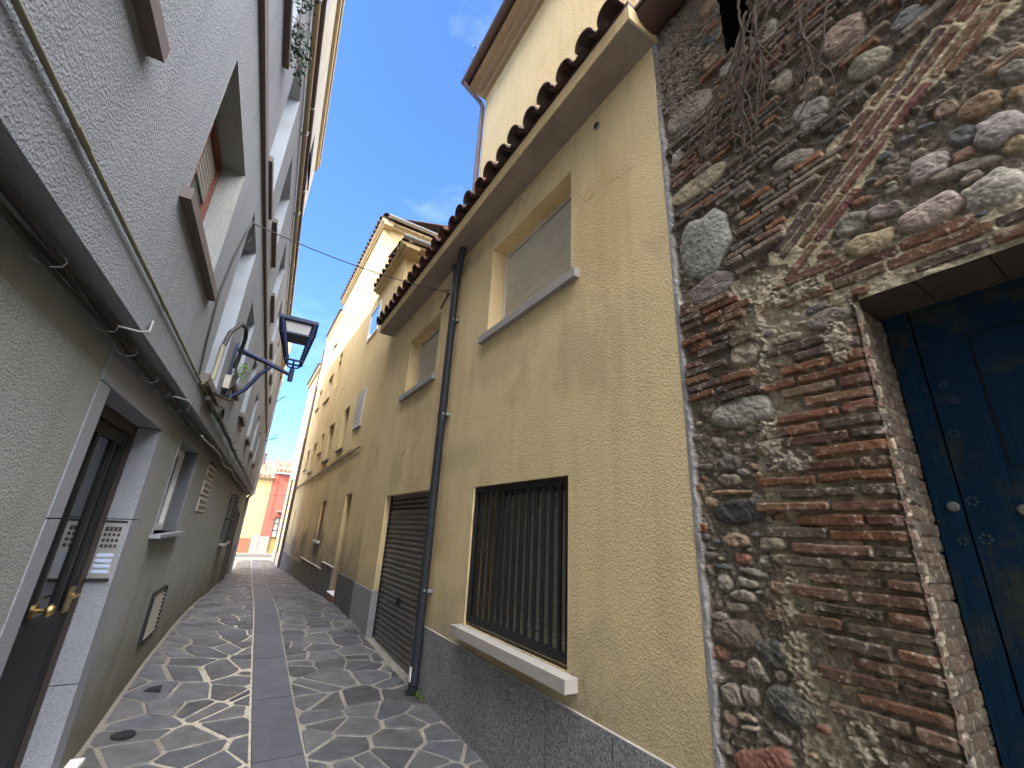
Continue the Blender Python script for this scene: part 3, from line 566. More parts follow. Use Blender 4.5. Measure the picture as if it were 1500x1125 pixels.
    for z in (.95, 2.91, 4.2): cl.box(WF, X+.02, XR-.0, 4.70, 4.86, z, z+.025); cl.tube([(X-.012, 4.726, z+.02), (X-.012, 4.714, z+.02)], .012, 6); cl.cut()
    cl.build_each('pipe_clip', M['zinc'], dr)
    ds = MB(); ds.box(WF, X-.055, X-.045, 4.755, 4.80, .13, .26); ds.build('peeled_patch', M['white'], dr)
    # overflow hole high on the wall
    h = MB(); h.tube([RF(2.05, 5.02, .018), RF(2.05, 5.02, -.02)], .034, 14); hp = h.build('overflow_pipe', M['zinc'], root)
    h = MB(); h.tube([RF(2.05, 5.02, .0185), RF(2.05, 5.02, .0195)], .026, 14); h.build('pipe_mouth', M['void'], hp)
    # set-back attic storey
    u = MB(); UX = 3.0; UY = 6.87
    def UF(y, z, o): return (UX-o, y, z)
    u.box(WF, UX, 6.5, Y0, UY, 4.8, 11.62); u.build('attic_storey', M['yellow_top'], root)
    cn = MB(); cn.box(WF, UX-.10, 6.6, Y0, UY+.06, 11.50, 11.60); cn.box(WF, UX-.24, 6.6, Y0, UY+.14, 11.60, 11.68); cn.box(WF, UX-.40, 6.7, Y0, UY+.2, 11.68, 11.76); ce = cn.build('attic_eave', M['attic_cornice'], root)
    tt = MB(); rs = np.random.RandomState(8)
    for i in range(23):
        y = Y0+.1+i*.245; tt.barrel((UX-.47, y, 11.84), (UX+.4, y, 12.06), .085, .075, (0, 0, 1), .013, 7); tt.barrel((UX-.45, y+.12, 11.83), (UX+.4, y+.12, 12.05), .072, .08, (0, 0, 1), .012, 6, True)
    tt.hexa([(UX-.3, Y0, 11.77), (UX-.3, UY+.2, 11.77), (6.6, UY+.2, 13.4), (6.6, Y0, 13.4), (UX-.3, Y0, 11.82), (UX-.3, UY+.2, 11.82), (6.6, UY+.2, 13.45), (6.6, Y0, 13.45)])
    tt.build('attic_tiles', M['tile_dark'], root)
    gt = MB(); gt.barrel((UX-.52, Y0, 11.80), (UX-.52, UY+.22, 11.80), .085, .085, (0, 0, -1), .008, 10)
    gg = gt.build('attic_gutter', M['brown_pipe'], root)
    gp = MB(); gp.tube([(UX-.52, UY+.12, 11.75), (UX-.50, UY+.11, 11.62), (UX-.12, UY+.05, 11.30), (UX-.06, UY+.03, 11.15), (UX-.06, UY+.03, 5.6)], .05, 10); gp.build('attic_downpipe', M['brown_pipe'], gg)
    # core and roof body
    c = MB(); c.box(WF, XR+.36, 6.5, Y0, Y1, -.3, ZS); c.build('core_wall', M['soffit'], root)
    rb = MB(); rb.hexa([(XR-.26, Y0, ZS+.167), (XR-.26, Y1, ZS+.167), (6.5, Y1, ZS+1.78), (6.5, Y0, ZS+1.78), (XR-.26, Y0, ZS+.19), (XR-.26, Y1, ZS+.19), (6.5, Y1, ZS+1.82), (6.5, Y0, ZS+1.82)]); rb.build('roof_deck', M['tile_dark'], root)
house_near()

# ================================================================== tall yellow block beyond
def block_far():
    Y0, Y1 = 8.022, 20.4
    root = thing('yellow_block', 'tall yellow block with small windows and a shadow line across its sunlit top', 'building', (XR, Y0, 0))
    ops = [(9.42, 10.02, .28, 2.20, .25), (12.36, 13.02, 1.16, 2.14, .10), (11.45, 12.15, 3.42, 4.56, .22), (13.45, 14.35, 3.36, 4.48, .22), (15.2, 15.72, 3.77, 4.42, .22), (16.62, 17.35, 3.27, 4.33, .22), (18.25, 18.9, 3.5, 4.28, .22),
           (15.12, 15.24, 1.17, 1.93, .2), (18.8, 19.0, .95, 2.06, .1), (15.85, 16.9, 5.82, 6.8, .16), (18.3, 18.95, 5.96, 6.8, .16), (14.62, 15.1, 5.95, 7.2, .16), (16.62, 17.1, 8.2, 9.6, .16), (9.72, 10.66, 6.1, 6.86, .02), (12.3, 12.75, 6.9, 7.5, .15)]
    w = MB(); wall(w, RF, Y0, Y1, .3, 6.9, [p for p in ops if p[3] < 6.9]+[(14.62, 15.1, 5.95, 6.9, .16)]); w.build('facade', M['yellow_old'], root)
    w = MB(); wall(w, RF, 11.2, 17.0, 6.9, 10.1, [(14.62, 15.1, 6.9, 7.2, .16), (16.62, 16.999, 8.2, 9.6, .16)]); wall(w, RF, 17., Y1, 6.9, 9.7); w.quad((XR, 11.2, 7), (6.5, 11.2, 7), (6.5, 11.2, 10.1), (XR, 11.2, 10.1)); w.build('upper_wall', M['yellow_old'], root)
    w = MB(); wall(w, RF, Y0, 11.2, 6.9, 7.27); w.quad((XR, Y0+.18, 5.2), (6.4, Y0+.18, 5.2), (6.4, Y0+.18, 7.27), (XR, Y0+.18, 7.27)); w.build('wing_wall', M['yellow_old'], root)
    # plinths
    p = MB()
    for a, b, z in ((8.022, 9.42, .70), (10.02, 11.3, .73), (11.3, 14.95, .58), (14.95, 20.32, .45)):
        n = max(1, int((b-a)/.75)); d = (b-a)/n
        for i in range(n): p.box(RF, a+i*d+.003, a+(i+1)*d-.003, -.6, z+.004*(i % 2), -.12, .03 if z > .6 else .022); p.cut()
    p.build_each('plinth_slab', pmat('worn_granite', (.13, .128, .125), .85, .25, 4., .35, 160., .002, 90., col2=(.07, .065, .06), c2s=3., c2=(.4, .8)), root)
    ca = MB(); ca.box(RF, 10.02, 11.3, .735, .755, -.1, .045); ca.cut(); ca.box(RF, 11.302, 14.95, .585, .60, -.1, .035); ca.cut(); ca.build_each('plinth_cap', M['stone_sill'], root)
    # street door
    d = MB(); d.box(RF, 9.42, 10.02, .28, 2.20, -.27, -.22); dd = d.build('street_door', M['darkwood'], root)
    st = MB(); st.box(RF, 9.40, 10.03, -.3, .285, -.2, .055); st.build('doorstep', M['redwood'], root); sp = MB(); sp.box(RF, 9.40, 10.03, .285, .30, -.2, .06); sp.build('step_slab', M['white'], root)
    # windows: frame > pane, sill
    def win(a0, a1, b0, b1, dep, mat='glass', sill=True, frm='darkwood', proud=.05):
        f = MB(); o = -dep
        for q in ((a0, a1, b1-.045, b1), (a0, a1, b0, b0+.045), (a0, a0+.045, b0+.045, b1-.045), (a1-.045, a1, b0+.045, b1-.045)): f.box(RF, *q, o, o+.03)
        if b1-b0 > .9: f.box(RF, (a0+a1)/2-.02, (a0+a1)/2+.02, b0+.045, b1-.045, o, o+.028)
        wd = f.build('window', M[frm], root)
        g = MB(); g.quad(RF(a0, b0, o+.01), RF(a1, b0, o+.01), RF(a1, b1, o+.01), RF(a0, b1, o+.01)); g.build('pane', M[mat], wd)
        if sill: s = MB(); s.box(RF, a0-.06, a1+.06, b0-.045, b0, o+.03, proud); s.build('sill', M['slate_sill'], wd)
    for i, q in enumerate(ops[2:7]): win(*q[:4], .2)
    sh = MB(); slats(sh, RF, 12.36, 13.02, 1.16, 2.14, -.05, .06, .02); sw = sh.build('shuttered_window', M['redwood'], root); s = MB(); s.box(RF, 12.28, 13.1, 1.10, 1.16, -.09, .07); s.build('sill', M['stone_sill'], sw)
    for q in (ops[7], ops[8]): win(*q[:4], q[4]-.02, 'void', False)
    for q in (ops[9], ops[10]): win(*q[:4], .13, 'glass', True, 'white')
    win(14.62, 15.1, 5.95, 7.2, .13, 'glass', False, 'white'); win(16.62, 16.999, 8.2, 9.6, .13, 'glass', True, 'white')
    # flush tilted pane that mirrors the sky
    f = MB(); f.box(RF, 9.70, 10.68, 6.07, 6.12, 0., .03); f.box(RF, 9.70, 10.68, 6.84, 6.89, 0., .03); f.box(RF, 9.70, 9.75, 6.12, 6.84, 0., .03); f.box(RF, 10.63, 10.68, 6.12, 6.84, 0., .03); fw = f.build('mirror_window', M['white'], root)
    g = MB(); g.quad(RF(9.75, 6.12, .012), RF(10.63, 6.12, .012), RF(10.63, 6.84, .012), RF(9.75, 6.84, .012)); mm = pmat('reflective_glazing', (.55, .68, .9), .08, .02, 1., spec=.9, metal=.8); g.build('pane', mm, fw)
    # pierced vent panel
    v = MB(); a0, a1, b0, b1 = 9.76, 10.42, 3.71, 4.58; nx, nz = 5, 8; da, db = (a1-a0)/nx, (b1-b0)/nz
    for i in range(nx+1): v.box(RF, a0+i*da-.018, a0+i*da+.018, b0-.018, b1+.018, 0, .045)
    for j in range(nz+1): v.box(RF, a0+.018, a1-.018, b0+j*db-.018, b0+j*db+.018, .002, .043)
    for i in range(nx):
        for j in range(nz):
            cy, cz = a0+(i+.5)*da, b0+(j+.5)*db; v.box(RF, cy-.014, cy+.014, cz-db/2+.018, cz+db/2-.018, .004, .038)
    vp = v.build('vent_panel', M['stone_sill'], root); g = MB(); g.quad(RF(a0, b0, .003), RF(a1, b0, .003), RF(a1, b1, .003), RF(a0, b1, .003)); g.build('vent_back', M['blind_grey'], vp)
    # eaves
    def eave(y0, y1, z, out, far_over=0.):
        e = MB(); e.box(RF, y0, y1, z, z+.07, -.2, out*.45); e.box(RF, y0, y1, z+.07, z+.13, -.2, out*.8); e.box(RF, y0, y1, z+.13, z+.18, -.2, out); return e
    def tiles(y0, y1, z, out, name='eave_tiles', pit=.25):
        t = MB(); rs = np.random.RandomState(int(z*10)); n = int((y1-y0)/pit)
        for i in range(n):
            y = y0+.1+i*pit; t.barrel((XR-out-.06, y, z+.03), (XR+.8, y, z+.27), .082, .07, (0, 0, 1), .013, 6); t.barrel((XR-out-.04, y+pit/2, z+.02), (XR+.8, y+pit/2, z+.26), .07, .08, (0, 0, 1), .012, 5, True)
        return t
    e = MB(); e.box(RF, 7.75, 10.15, 7.24, 7.28, -.2, .10); e.box(RF, 7.75, 10.15, 7.28, 7.325, -.2, .17); e.box(WF, XR-.19, 6.4, Y0-.22, Y0+.17, 7.33, 7.385); e.box(WF, XR-.1, 6.4, Y0-.02, Y0+.175, 7.26, 7.328); e.build('wing_eave', M['yellow_top'], root)
    tiles(7.85, 10.2, 7.33, .15).build('wing_tiles', M['tile_dark'], root)
    t = MB()
    for i in range(14):
        x = XR-.1+i*.25; t.barrel((x, Y0-.30, 7.44), (x, Y0+1.2, 7.75), .08, .07, (0, 0, 1), .013, 6)
    t.build('wing_end_tiles', M['tile_dark'], root)
    rd = MB(); rd.hexa([(XR-.1, Y0-.2, 7.39), (XR-.1, 10.2, 7.39), (6.4, 11.2, 8.4), (6.4, Y0-.2, 8.4), (XR-.1, Y0-.2, 7.42), (XR-.1, 10.2, 7.42), (6.4, 11.2, 8.45), (6.4, Y0-.2, 8.45)]); rd.build('wing_roof', M['tile_dark'], root)
    gt = MB(); gt.barrel((XR-.2, Y0-.33, 7.44), (6.4, Y0-.33, 7.44), .07, .07, (0, 0, -1), .006, 8); gt.build('wing_gutter', M['zinc'], root)
    e = eave(10.95, 17.0, 10.05, .13); e.box(WF, XR-.12, 6.5, 11.0, 11.19, 10.18, 10.23); e.box(WF, XR-.06, 6.5, 11.08, 11.19, 10.10, 10.178); e.build('eave', M['cornice'], root)
    e = eave(17.0, Y1, 9.62, .06); e.build('lower_eave', M['cornice'], root)
    tiles(11.0, 17.0, 10.25, .12).build('eave_tiles', M['tile_dark'], root); tiles(17.0, Y1, 9.82, .05).build('lower_tiles', M['tile_dark'], root)
    t = MB()
    for i in range(17):
        x = XR-.05+i*.25; t.barrel((x, 10.86, 10.29), (x, 12.2, 10.7), .08, .07, (0, 0, 1), .013, 6)
    t.build('end_tiles', M['tile_dark'], root)
    gt = MB(); gt.barrel((XR+.02, 10.83, 10.29), (6.4, 10.83, 10.29), .075, .075, (0, 0, -1), .006, 8)
    for k in range(5): gt.barrel((XR+.02+k*1.0, 10.83, 10.29), (XR+.06+k*1.0, 10.83, 10.29), .085, .085, (0, 0, -1), .012, 8)
    gt.build('end_gutter', M['zinc'], root)
    rd = MB(); rd.hexa([(XR-.1, 10.9, 10.235), (XR-.1, 17, 10.235), (6.4, 17, 11.6), (6.4, 10.9, 11.6), (XR-.1, 10.9, 10.25), (XR-.1, 17, 10.25), (6.4, 17, 11.65), (6.4, 10.9, 11.65)]); rd.build('roof_deck', M['tile_dark'], root)
    c = MB(); c.box(WF, XR+.3, 6.4, Y0+.2, 11.22, -.3, 7.27); c.box(WF, XR+.3, 6.4, 11.22, 17, -.3, 10.1); c.box(WF, XR+.3, 6.4, 17, Y1, -.3, 9.65); c.build('core_wall', M['yellow_old'], root)
    # brown rainwater pipe at the end of the block
    bp = MB(); bp.tube([RF(20.33, -.2, .06), RF(20.33, 7.4, .06)], .055, 10); bp.tube([RF(20.33, 7.4, .06), RF(20.33, 9.2, .06)], .03, 8); bp.build('brown_downpipe', M['brown_pipe'], root)
    # pipes and cable run along the facade
    pr = MB(); pr.tube([RF(9.34, 3.16, .03), RF(12.5, 3.06, .03), RF(16., 2.97, .03), RF(20.2, 2.86, .03)], .018, 8); pr.tube([RF(10.1, 3.20, .03), RF(12.5, 3.11, .03), RF(20.2, 2.92, .03)], .012, 6)
    tag(pr.build('wall_cable', M['brown_pipe']), 'brown cable run along the yellow block below its first floor windows', 'cable')
block_far()

def cream_end():
    root = thing('cream_house', 'narrow sunlit cream house end beyond the brown rain pipe at the alley mouth', 'house', (XR, 20.4, 0))
    w = MB(); wall(w, RF, 20.402, 24.4, -.5, 8.4); w.quad(RF(24.4, -.5, 0), RF(24.4, 8.4, 0), RF(24.4, 8.4, -4), RF(24.4, -.5, -4)); w.build('facade', M['cream'], root)
    b = MB(); b.box(RF, 20.6, 24.45, -.5, .25, -.3, .05); b.build('base', M['pave'], root)
    e = MB(); e.box(RF, 20.402, 24.55, 8.4, 8.5, -4, .10); e.build('eave', M['cornice'], root)
    t = MB()
    for i in range(16): y = 20.55+i*.25; t.barrel((XR-.16, y, 8.54), (XR+1.5, y, 9.0), .08, .07, (0, 0, 1), .013, 6)
    t.build('eave_tiles', M['tile_dark'], root)
    c = MB(); c.box(WF, XR+.05, 6, 20.41, 24.38, -.3, 8.4); c.build('core_wall', M['cream'], root)
    d = MB(); d.tube([RF(22.3, -.2, .05), RF(22.3, 3.4, .05)], .04, 8); d.build('corner_pipe', M['brown_pipe'], root)
cream_end()
# ================================================================== grey apartment building, left
def block_left():
    S0, S1, SM = -8., 18.3, 9.55; OV = .13
    root = thing('apartment_building', 'tall grey plastered apartment building with stone door surround and overhanging upper floors', 'building', LF(0, 0, 0))
    gops = [(2.63, 4.15, -.3, 2.36, .3), (4.77, 5.83, 1.44, 2.255, .17), (11.55, 12.6, 1.10, 2.05, .10), (14.5, 15.6, -.3, 1.75, .12)]
    w = MB(); wall(w, LF, S0, S1, -.5, 2.40, gops); w.build('ground_wall', M['grey_low'], root)
    E1, E2 = 9.78, 7.45
    f2 = [(.5, 1.5, 3.16, 4.12, .2), (2.37, 3.38, 3.12, 4.12, .2), (4.11, 4.87, 2.68, 4.33, .2), (5.56, 6.35, 3.1, 4.09, .2), (7.5, 8.2, 3.1, 4.07, .2), (9.65, 10.36, 3.1, 4.02, .2), (11.7, 12.4, 3.1, 4.02, .2), (14.0, 14.7, 3.1, 4.02, .2)]
    f3 = [(2.45, 3.35, 5.46, 6.58, .2), (4.02, 4.80, 4.86, 6.54, .2), (5.42, 6.40, 5.15, 6.27, .2), (7.5, 8.5, 5.15, 6.24, .2), (9.7, 10.6, 5.12, 6.2, .2), (12., 12.8, 5.12, 6.2, .2), (14.3, 15., 5.12, 6.2, .2)]
    f4 = [(1.6, 2.6, 7.62, 8.75, .2), (3.9, 4.86, 7.62, 8.65, .2), (7.45, 8.35, 7.62, 8.7, .2)]
    ZC = 7.42; w = MB(); wall(w, LF, S0, SM, 2.40, ZC, [q for q in f2+f3 if q[1] < SM], OV); wall(w, LF, SM, S1, 2.40, E2, [q for q in f2+f3 if q[0] > SM], OV)
    w.quad(LF(S0, 2.40, OV), LF(S1, 2.40, OV), LF(S1, 2.40, 0), LF(S0, 2.40, 0)); w.quad(LF(S1, 2.4, OV), LF(S1, 2.4, -4.), LF(S1, E2, -4.), LF(S1, E2, OV)); w.build('upper_wall', M['grey_up'], root)
    w = MB(); wall(w, LF, S0, SM, ZC, E1, f4, OV); w.build('top_floor_wall', plaster('cream_top_plaster', (.47, .43, .35), (.40, .35, .26), .6, 60., .003, (.5, .85), None, (0, 1), .15, .2), root)
    band = MB(); band.box(LF, S0, S1, 4.62, 4.72, OV, OV+.035); band.build('string_course', M['slate_sill'], root)
    for z, r, mt, nm in ((6.86, .035, 'tan_pipe', 'tan_pipe'), (7.38, .035, 'brown_pipe', 'brown_pipe')):
        p = MB(); p.tube([LF(S0, z, OV+.05), LF(S1-.1, z, OV+.05)], r, 10); po = p.build(nm, M[mt], root); c = MB()
        for s in np.arange(-2, 18, 1.9): c.box(LF, s, s+.03, z-.043, z+.043, OV, OV+.092); c.cut()
        c.build_each('pipe_clip', M['conc_sill'], po)
    co = MB(); co.box(LF, S0, SM, E1-.16, E1, OV, OV+.055); co.box(LF, S0, SM+.02, E1, E1+.08, -.3, OV+.085); co.box(LF, SM, S1, E2-.10, E2, OV, OV+.05); co.box(LF, SM+.02, S1+.03, E2, E2+.07, -.3, OV+.075); co.build('cornice', M['cornice'], root)
    t = MB(); rs = np.random.RandomState(2)
    for i in range(int((SM-S0)/.25)): s = S0+.1+i*.25; t.barrel(LF(s, E1+.13, OV+.045+rs.uniform(-.01, .01)), LF(s, E1+.4, -.6), .085, .07, (0, 0, 1), .013, 6)
    t.build('eave_tiles', M['tile_dark'], root); t = MB()
    for i in range(int((S1-SM)/.25)): s = SM+.2+i*.25; t.barrel(LF(s, E2+.12, OV+.045+rs.uniform(-.01, .01)), LF(s, E2+.3, -.45), .085, .07, (0, 0, 1), .013, 6)
    t.build('lower_tiles', M['tile_dark'], root)
    c = MB(); c.box(LF, S0, S1-.01, -.5, E2, -4.5, -.32); c.box(LF, S0, SM-.01, E2, E1+.1, -4.5, -.22); c.box(LF, SM, S1-.01, E2, 9.15, -4.5, -.55); c.build('core_wall', M['grey_up'], root)  # unseen set-back box above the lower eave added to cast the facade shadow
    rf = MB(); rf.box(LF, S0, SM, E1+.1, E1+.2, -4.5, -.2); rf.box(LF, SM, S1, 9.15, 9.22, -4.5, -.5); rf.build('roof', M['tile_dark'], root)
    tw = MB(); tw.box(LF, -3.5, 5.6, E1+.2, 16., -4.4, -1.5); tw.build('shade_block', M['grey_up'], root)  # unseen rooftop block added to shade the attic storey opposite
    # ------- street door with granite surround
    sj = MB(); pr = .006
    for a0, a1, zz in ((2.63, 2.77, (-.3, .58, 1.56, 2.18)), (3.97, 4.15, (-.3, .60, 1.555, 2.18))):
        for z0, z1 in zip(zz, zz[1:]): sj.box(LF, a0, a1, z0+.003, z1-.003, -.16, pr); sj.cut()
    sj.box(LF, 2.63, 4.15, 2.183, 2.36, -.16, pr+.001); sj.cut(); sj.build_each('surround_stone', M['gran_light'], root)
    jb = MB(); jb.box(LF, 2.64, 2.768, -.3, 2.35, -.155, .001); jb.cut(); jb.box(LF, 3.972, 4.14, -.3, 2.35, -.155, .001); jb.cut(); jb.build_each('surround_joint', M['void'], root)
    st = MB(); st.box(LF, 2.60, 4.42, -.3, .055, .0, .075); st.box(LF, 2.77, 3.97, -.3, .05, -.2, .0); st.build('doorstep', M['white'], root)
    D = -.14; f = MB()
    for q in ((2.77, 2.83, .05, 2.18), (3.90, 3.97, .05, 2.18), (2.83, 3.90, 2.11, 2.18)): f.box(LF, *q, D-.05, D+.012)
    dr = f.build('entrance_door', M['darkwood'], root)
    lf = MB()
    for q in ((2.83, 2.90, .06, 2.10), (3.82, 3.90, .06, 2.10), (2.90, 3.82, 2.03, 2.10), (2.90, 3.82, .06, .26), (2.90, 3.82, .26, 1.04), (3.33, 3.37, 1.04, 2.03), (3.66, 3.70, 1.04, 2.03)): lf.box(LF, *q, D-.04, D-.006+.004*(q[1]-q[0] < .09))
    lf.build('door_leaf', M['black_iron'], dr)
    g = MB(); g.quad(LF(2.9, .26, D-.02), LF(3.82, .26, D-.02), LF(3.82, 2.03, D-.02), LF(2.9, 2.03, D-.02)); g.build('door_glass', M['glass'], dr)
    k = MB(); k.tube([LF(3.35, 1.10, D-.005), LF(3.35, 1.10, D+.012)], .036, 16); k.tube([LF(3.35, 1.10, D+.01), LF(3.35, 1.10, D+.05)], .012, 10); k.tube([LF(3.35, 1.10, D+.045), LF(3.35, 1.10, D+.06), LF(3.35, 1.10, D+.08)], [.02, .034, .018], 16)
    k.box(LF, 3.78, 3.86, 1.02, 1.16, D-.002, D+.008); k.tube([LF(3.84, 1.11, D+.008), LF(3.84, 1.11, D+.04), LF(3.72, 1.11, D+.045)], .008, 8); k.build('door_handle', M['brass'], dr)
    # entry phone on the far reveal
    def PF(o, z, d): return LF(3.97-d, z, o)
    ip = MB(); ip.box(PF, -.125, -.012, 1.19, 1.53, 0, .014); pa = ip.build('entry_phone', M['alu'], root)
    bz = MB()
    for q in ((-.125, -.012, 1.17, 1.19), (-.125, -.012, 1.53, 1.545)): bz.box(PF, *q, 0, .018)
    bz.build('phone_frame', M['black_iron'], pa)
    bt = MB()
    for j in range(4):
        for i in range(4): bt.box(PF, -.112+i*.023, -.097+i*.023, 1.375+j*.035, 1.395+j*.035, .014, .0175); bt.cut()
    bt.build_each('call_button', M['darkwood'], pa)
    gr = MB()
    for j in range(3): gr.box(PF, -.112, -.03, 1.50-j*.012, 1.505-j*.012, .014, .0155); gr.cut()
    gr.build_each('speaker_slot', M['void'], pa)
    lb = MB()
    for j in range(4): lb.box(PF, -.112, -.028, 1.22+j*.033, 1.24+j*.033, .014, .0165); lb.cut()
    lb.build_each('name_plate', pmat('pale_blue_plate', (.45, .55, .75), .3, .05, 8.), pa)
    # ------- ground floor window
    f = MB(); o = -.15
    for q in ((4.77, 4.83, 1.45, 2.24), (5.77, 5.83, 1.45, 2.24), (4.83, 5.77, 2.18, 2.24), (4.83, 5.77, 1.45, 1.51), (5.27, 5.33, 1.51, 2.18)): f.box(LF, *q, o-.02, o+.035)
    wn = f.build('window', M['white'], root); g = MB(); g.quad(LF(4.8, 1.48, o), LF(5.8, 1.48, o), LF(5.8, 2.2, o), LF(4.8, 2.2, o)); g.build('pane', M['glass'], wn)
    s = MB(); s.box(LF, 4.68, 5.95, 1.41, 1.44, -.15, .075); s.build('sill', M['gran_light'], wn)
    ln = MB(); ln.box(LF, 5.83, 5.86, 1.44, 2.262, -.15, .006); ln.box(LF, 4.74, 4.77, 1.44, 2.262, -.15, .006); ln.box(LF, 4.74, 5.86, 2.262, 2.29, -.15, .007); ln.build('window_lining', M['gran_light'], wn)
    # pierced vent blocks
    v = MB(); a0, a1 = 6.85, 7.62
    for b0 in (1.66, 1.87, 2.08):
        v.box(LF, a0, a1, b0, b0+.175, -.02, .012); v.cut()
    vp = v.build_each('vent_block', M['stone_sill'], root)[-1]; h = MB()
    for b0 in (1.66, 1.87, 2.08):
        for j in range(2):
            for i in range(6): h.box(LF, a0+.05+i*.115, a0+.115+i*.115, b0+.025+j*.07, b0+.07+j*.07, .011, .014); h.cut()
    h.build_each('vent_slot', M['void'], vp); hd = MB(); hd.box(LF, a0, a1, 2.262, 2.275, -.01, .03); hd.build('vent_hood', M['black_iron'], vp)
    # louvred grille near the ground
    lv = MB(); a0, a1, b0, b1 = 5.58, 6.2, .47, .89
    for i in range(11): z = b0+.025+i*.037; lv.hexa([LF(a0+.015, z, .004), LF(a1-.015, z, .004), LF(a1-.015, z+.004, .004), LF(a0+.015, z+.004, .004), LF(a0+.015, z-.014, .022), LF(a1-.015, z-.014, .022), LF(a1-.015, z-.010, .022), LF(a0+.015, z-.010, .022)])
    lo = lv.build('louvre_grille', M['blind_grey'], root); fr = MB()
    for q in ((a0, a0+.015, b0, b1), (a1-.015, a1, b0, b1), (a0+.015, a1-.015, b1-.012, b1), (a0+.015, a1-.015, b0-.01, b0+.006)): fr.box(LF, *q, .0, .028)
    fr.build('grille_frame', M['black_iron'], lo); fr = MB(); fr.box(LF, a0+.015, a1-.015, b0, b1, .0, .002); fr.build('grille_back', M['void'], lo)
    # far barred window and door near the corner
    f = MB(); f.box(LF, 11.55, 12.6, 1.1, 2.05, -.10, -.06); b_ = f.build('caged_window', M['void'], root); cg = MB()
    for i in range(8): s_ = 11.5+i*.163; cg.box(LF, s_-.012, s_+.012, 1.08, 2.08, .09, .11)
    for z in (1.08, 1.55, 2.06): cg.box(LF, 11.49, 12.66, z, z+.025, .085, .115); cg.box(LF, 11.49, 11.515, z, z+.025, 0, .085); cg.box(LF, 12.635, 12.66, z, z+.025, 0, .085)
    cg.build('window_cage', M['black_iron'], b_); sl = MB(); sl.box(LF, 11.45, 12.7, 1.03, 1.078, -.05, .13); sl.build('sill', M['conc_sill'], b_)
    f = MB(); f.box(LF, 14.5, 15.6, -.3, 1.75, -.11, -.06); d2 = f.build('side_door', M['darkwood'], root); fr = MB()
    for q in ((14.42, 14.5, -.3, 1.85), (15.6, 15.68, -.3, 1.85), (14.5, 15.6, 1.75, 1.85)): fr.box(LF, *q, -.06, .06)
    fr.build('door_frame', M['darkwood'], d2)
    # ------- upper windows
    def uwin(q, frm, blind=None, sz=None, sp=.045, st=.06, sa=.08, sm='slate_sill', bl=.4, rev='reveal'):
        a0, a1, b0, b1, d = q; o = OV-d+.02; f = MB()
        for p in ((a0, a0+.055, b0, b1), (a1-.055, a1, b0, b1), (a0+.055, a1-.055, b1-.055, b1), (a0+.055, a1-.055, b0, b0+.055), ((a0+a1)/2-.03, (a0+a1)/2+.03, b0+.055, b1-.055)): f.box(LF, *p, o-.03, o+.03)
        wd = f.build('window', M[frm], root); g = MB(); g.quad(LF(a0, b0, o), LF(a1, b0, o), LF(a1, b1, o), LF(a0, b1, o)); g.build('pane', M['glass'], wd)
        if blind: s = MB(); slats(s, LF, a0+.055, a1-.055, b1-(b1-b0)*bl, b1-.055, o+.004, .045, .010); s.build('roller_blind', M[blind], wd)
        r = MB(); e = .003; i_ = o+.03
        r.box(LF, a1-e, a1-.0005, b0, b1-e, i_, OV+.001); r.box(LF, a0+.0005, a0+e, b0, b1-e, i_, OV+.001); r.box(LF, a0+.0005, a1-.0005, b1-e, b1-.0005, i_, OV+.001); r.build('reveal_lining', M[rev], wd)
        s = MB(); s.box(LF, a0-sa, a1+sa, b0-st, b0, o+.03, OV+sp); s.build('sill', M[sm], wd)
    for i, q in enumerate(f2): uwin(q, 'redwood' if i < 2 else 'white', 'blind_grey' if i in (0, 1, 3) else None, sp=.05, st=.065, rev='grey_low' if i < 2 else 'reveal')
    for i, q in enumerate(f3): uwin(q, 'white', 'shutter' if i % 2 else 'white', sp=.05, bl=.55)
    for i, q in enumerate(f4): uwin(q, 'white', 'shutter' if i == 0 else None, sp=.02)
    aw = MB(); aw.hexa([LF(7.5, 8.6, OV-.05), LF(8.3, 8.6, OV-.05), LF(8.3, 8.05, OV+.05), LF(7.5, 8.05, OV+.05), LF(7.5, 8.62, OV-.045), LF(8.3, 8.62, OV-.045), LF(8.3, 8.06, OV+.062), LF(7.5, 8.06, OV+.062)]); aw.box(LF, 7.5, 8.3, 8.02, 8.05, OV+.04, OV+.065)
    aw.build('awning', M['awning'], root)
    # corner rain pipe
    p = MB(); p.tube([LF(S1-.07, -.4, .05), LF(S1-.07, 2.3, .05), LF(S1-.07, 2.45, OV+.05), LF(S1-.07, E2, OV+.05)], .05, 10); p.build('corner_downpipe', M['lilac_pipe'], root)
    # pale conduit at the lip of the overhang
    cd = MB(); cd.tube([LF(s, 2.592+.002*math.sin(s*3), OV+.014) for s in np.arange(-4, 5.0, .4)], .0085, 8)
    for s in (-1.0, .2, 1.4, 2.55, 3.7): cd.tube([LF(s, 2.592, OV+.014), LF(s+.09, 2.592, OV+.014)], .0105, 8)
    tag(cd.build('wall_conduit', M['olive']), 'thin olive conduit running straight along the grey wall above the doorway', 'conduit')
block_left()

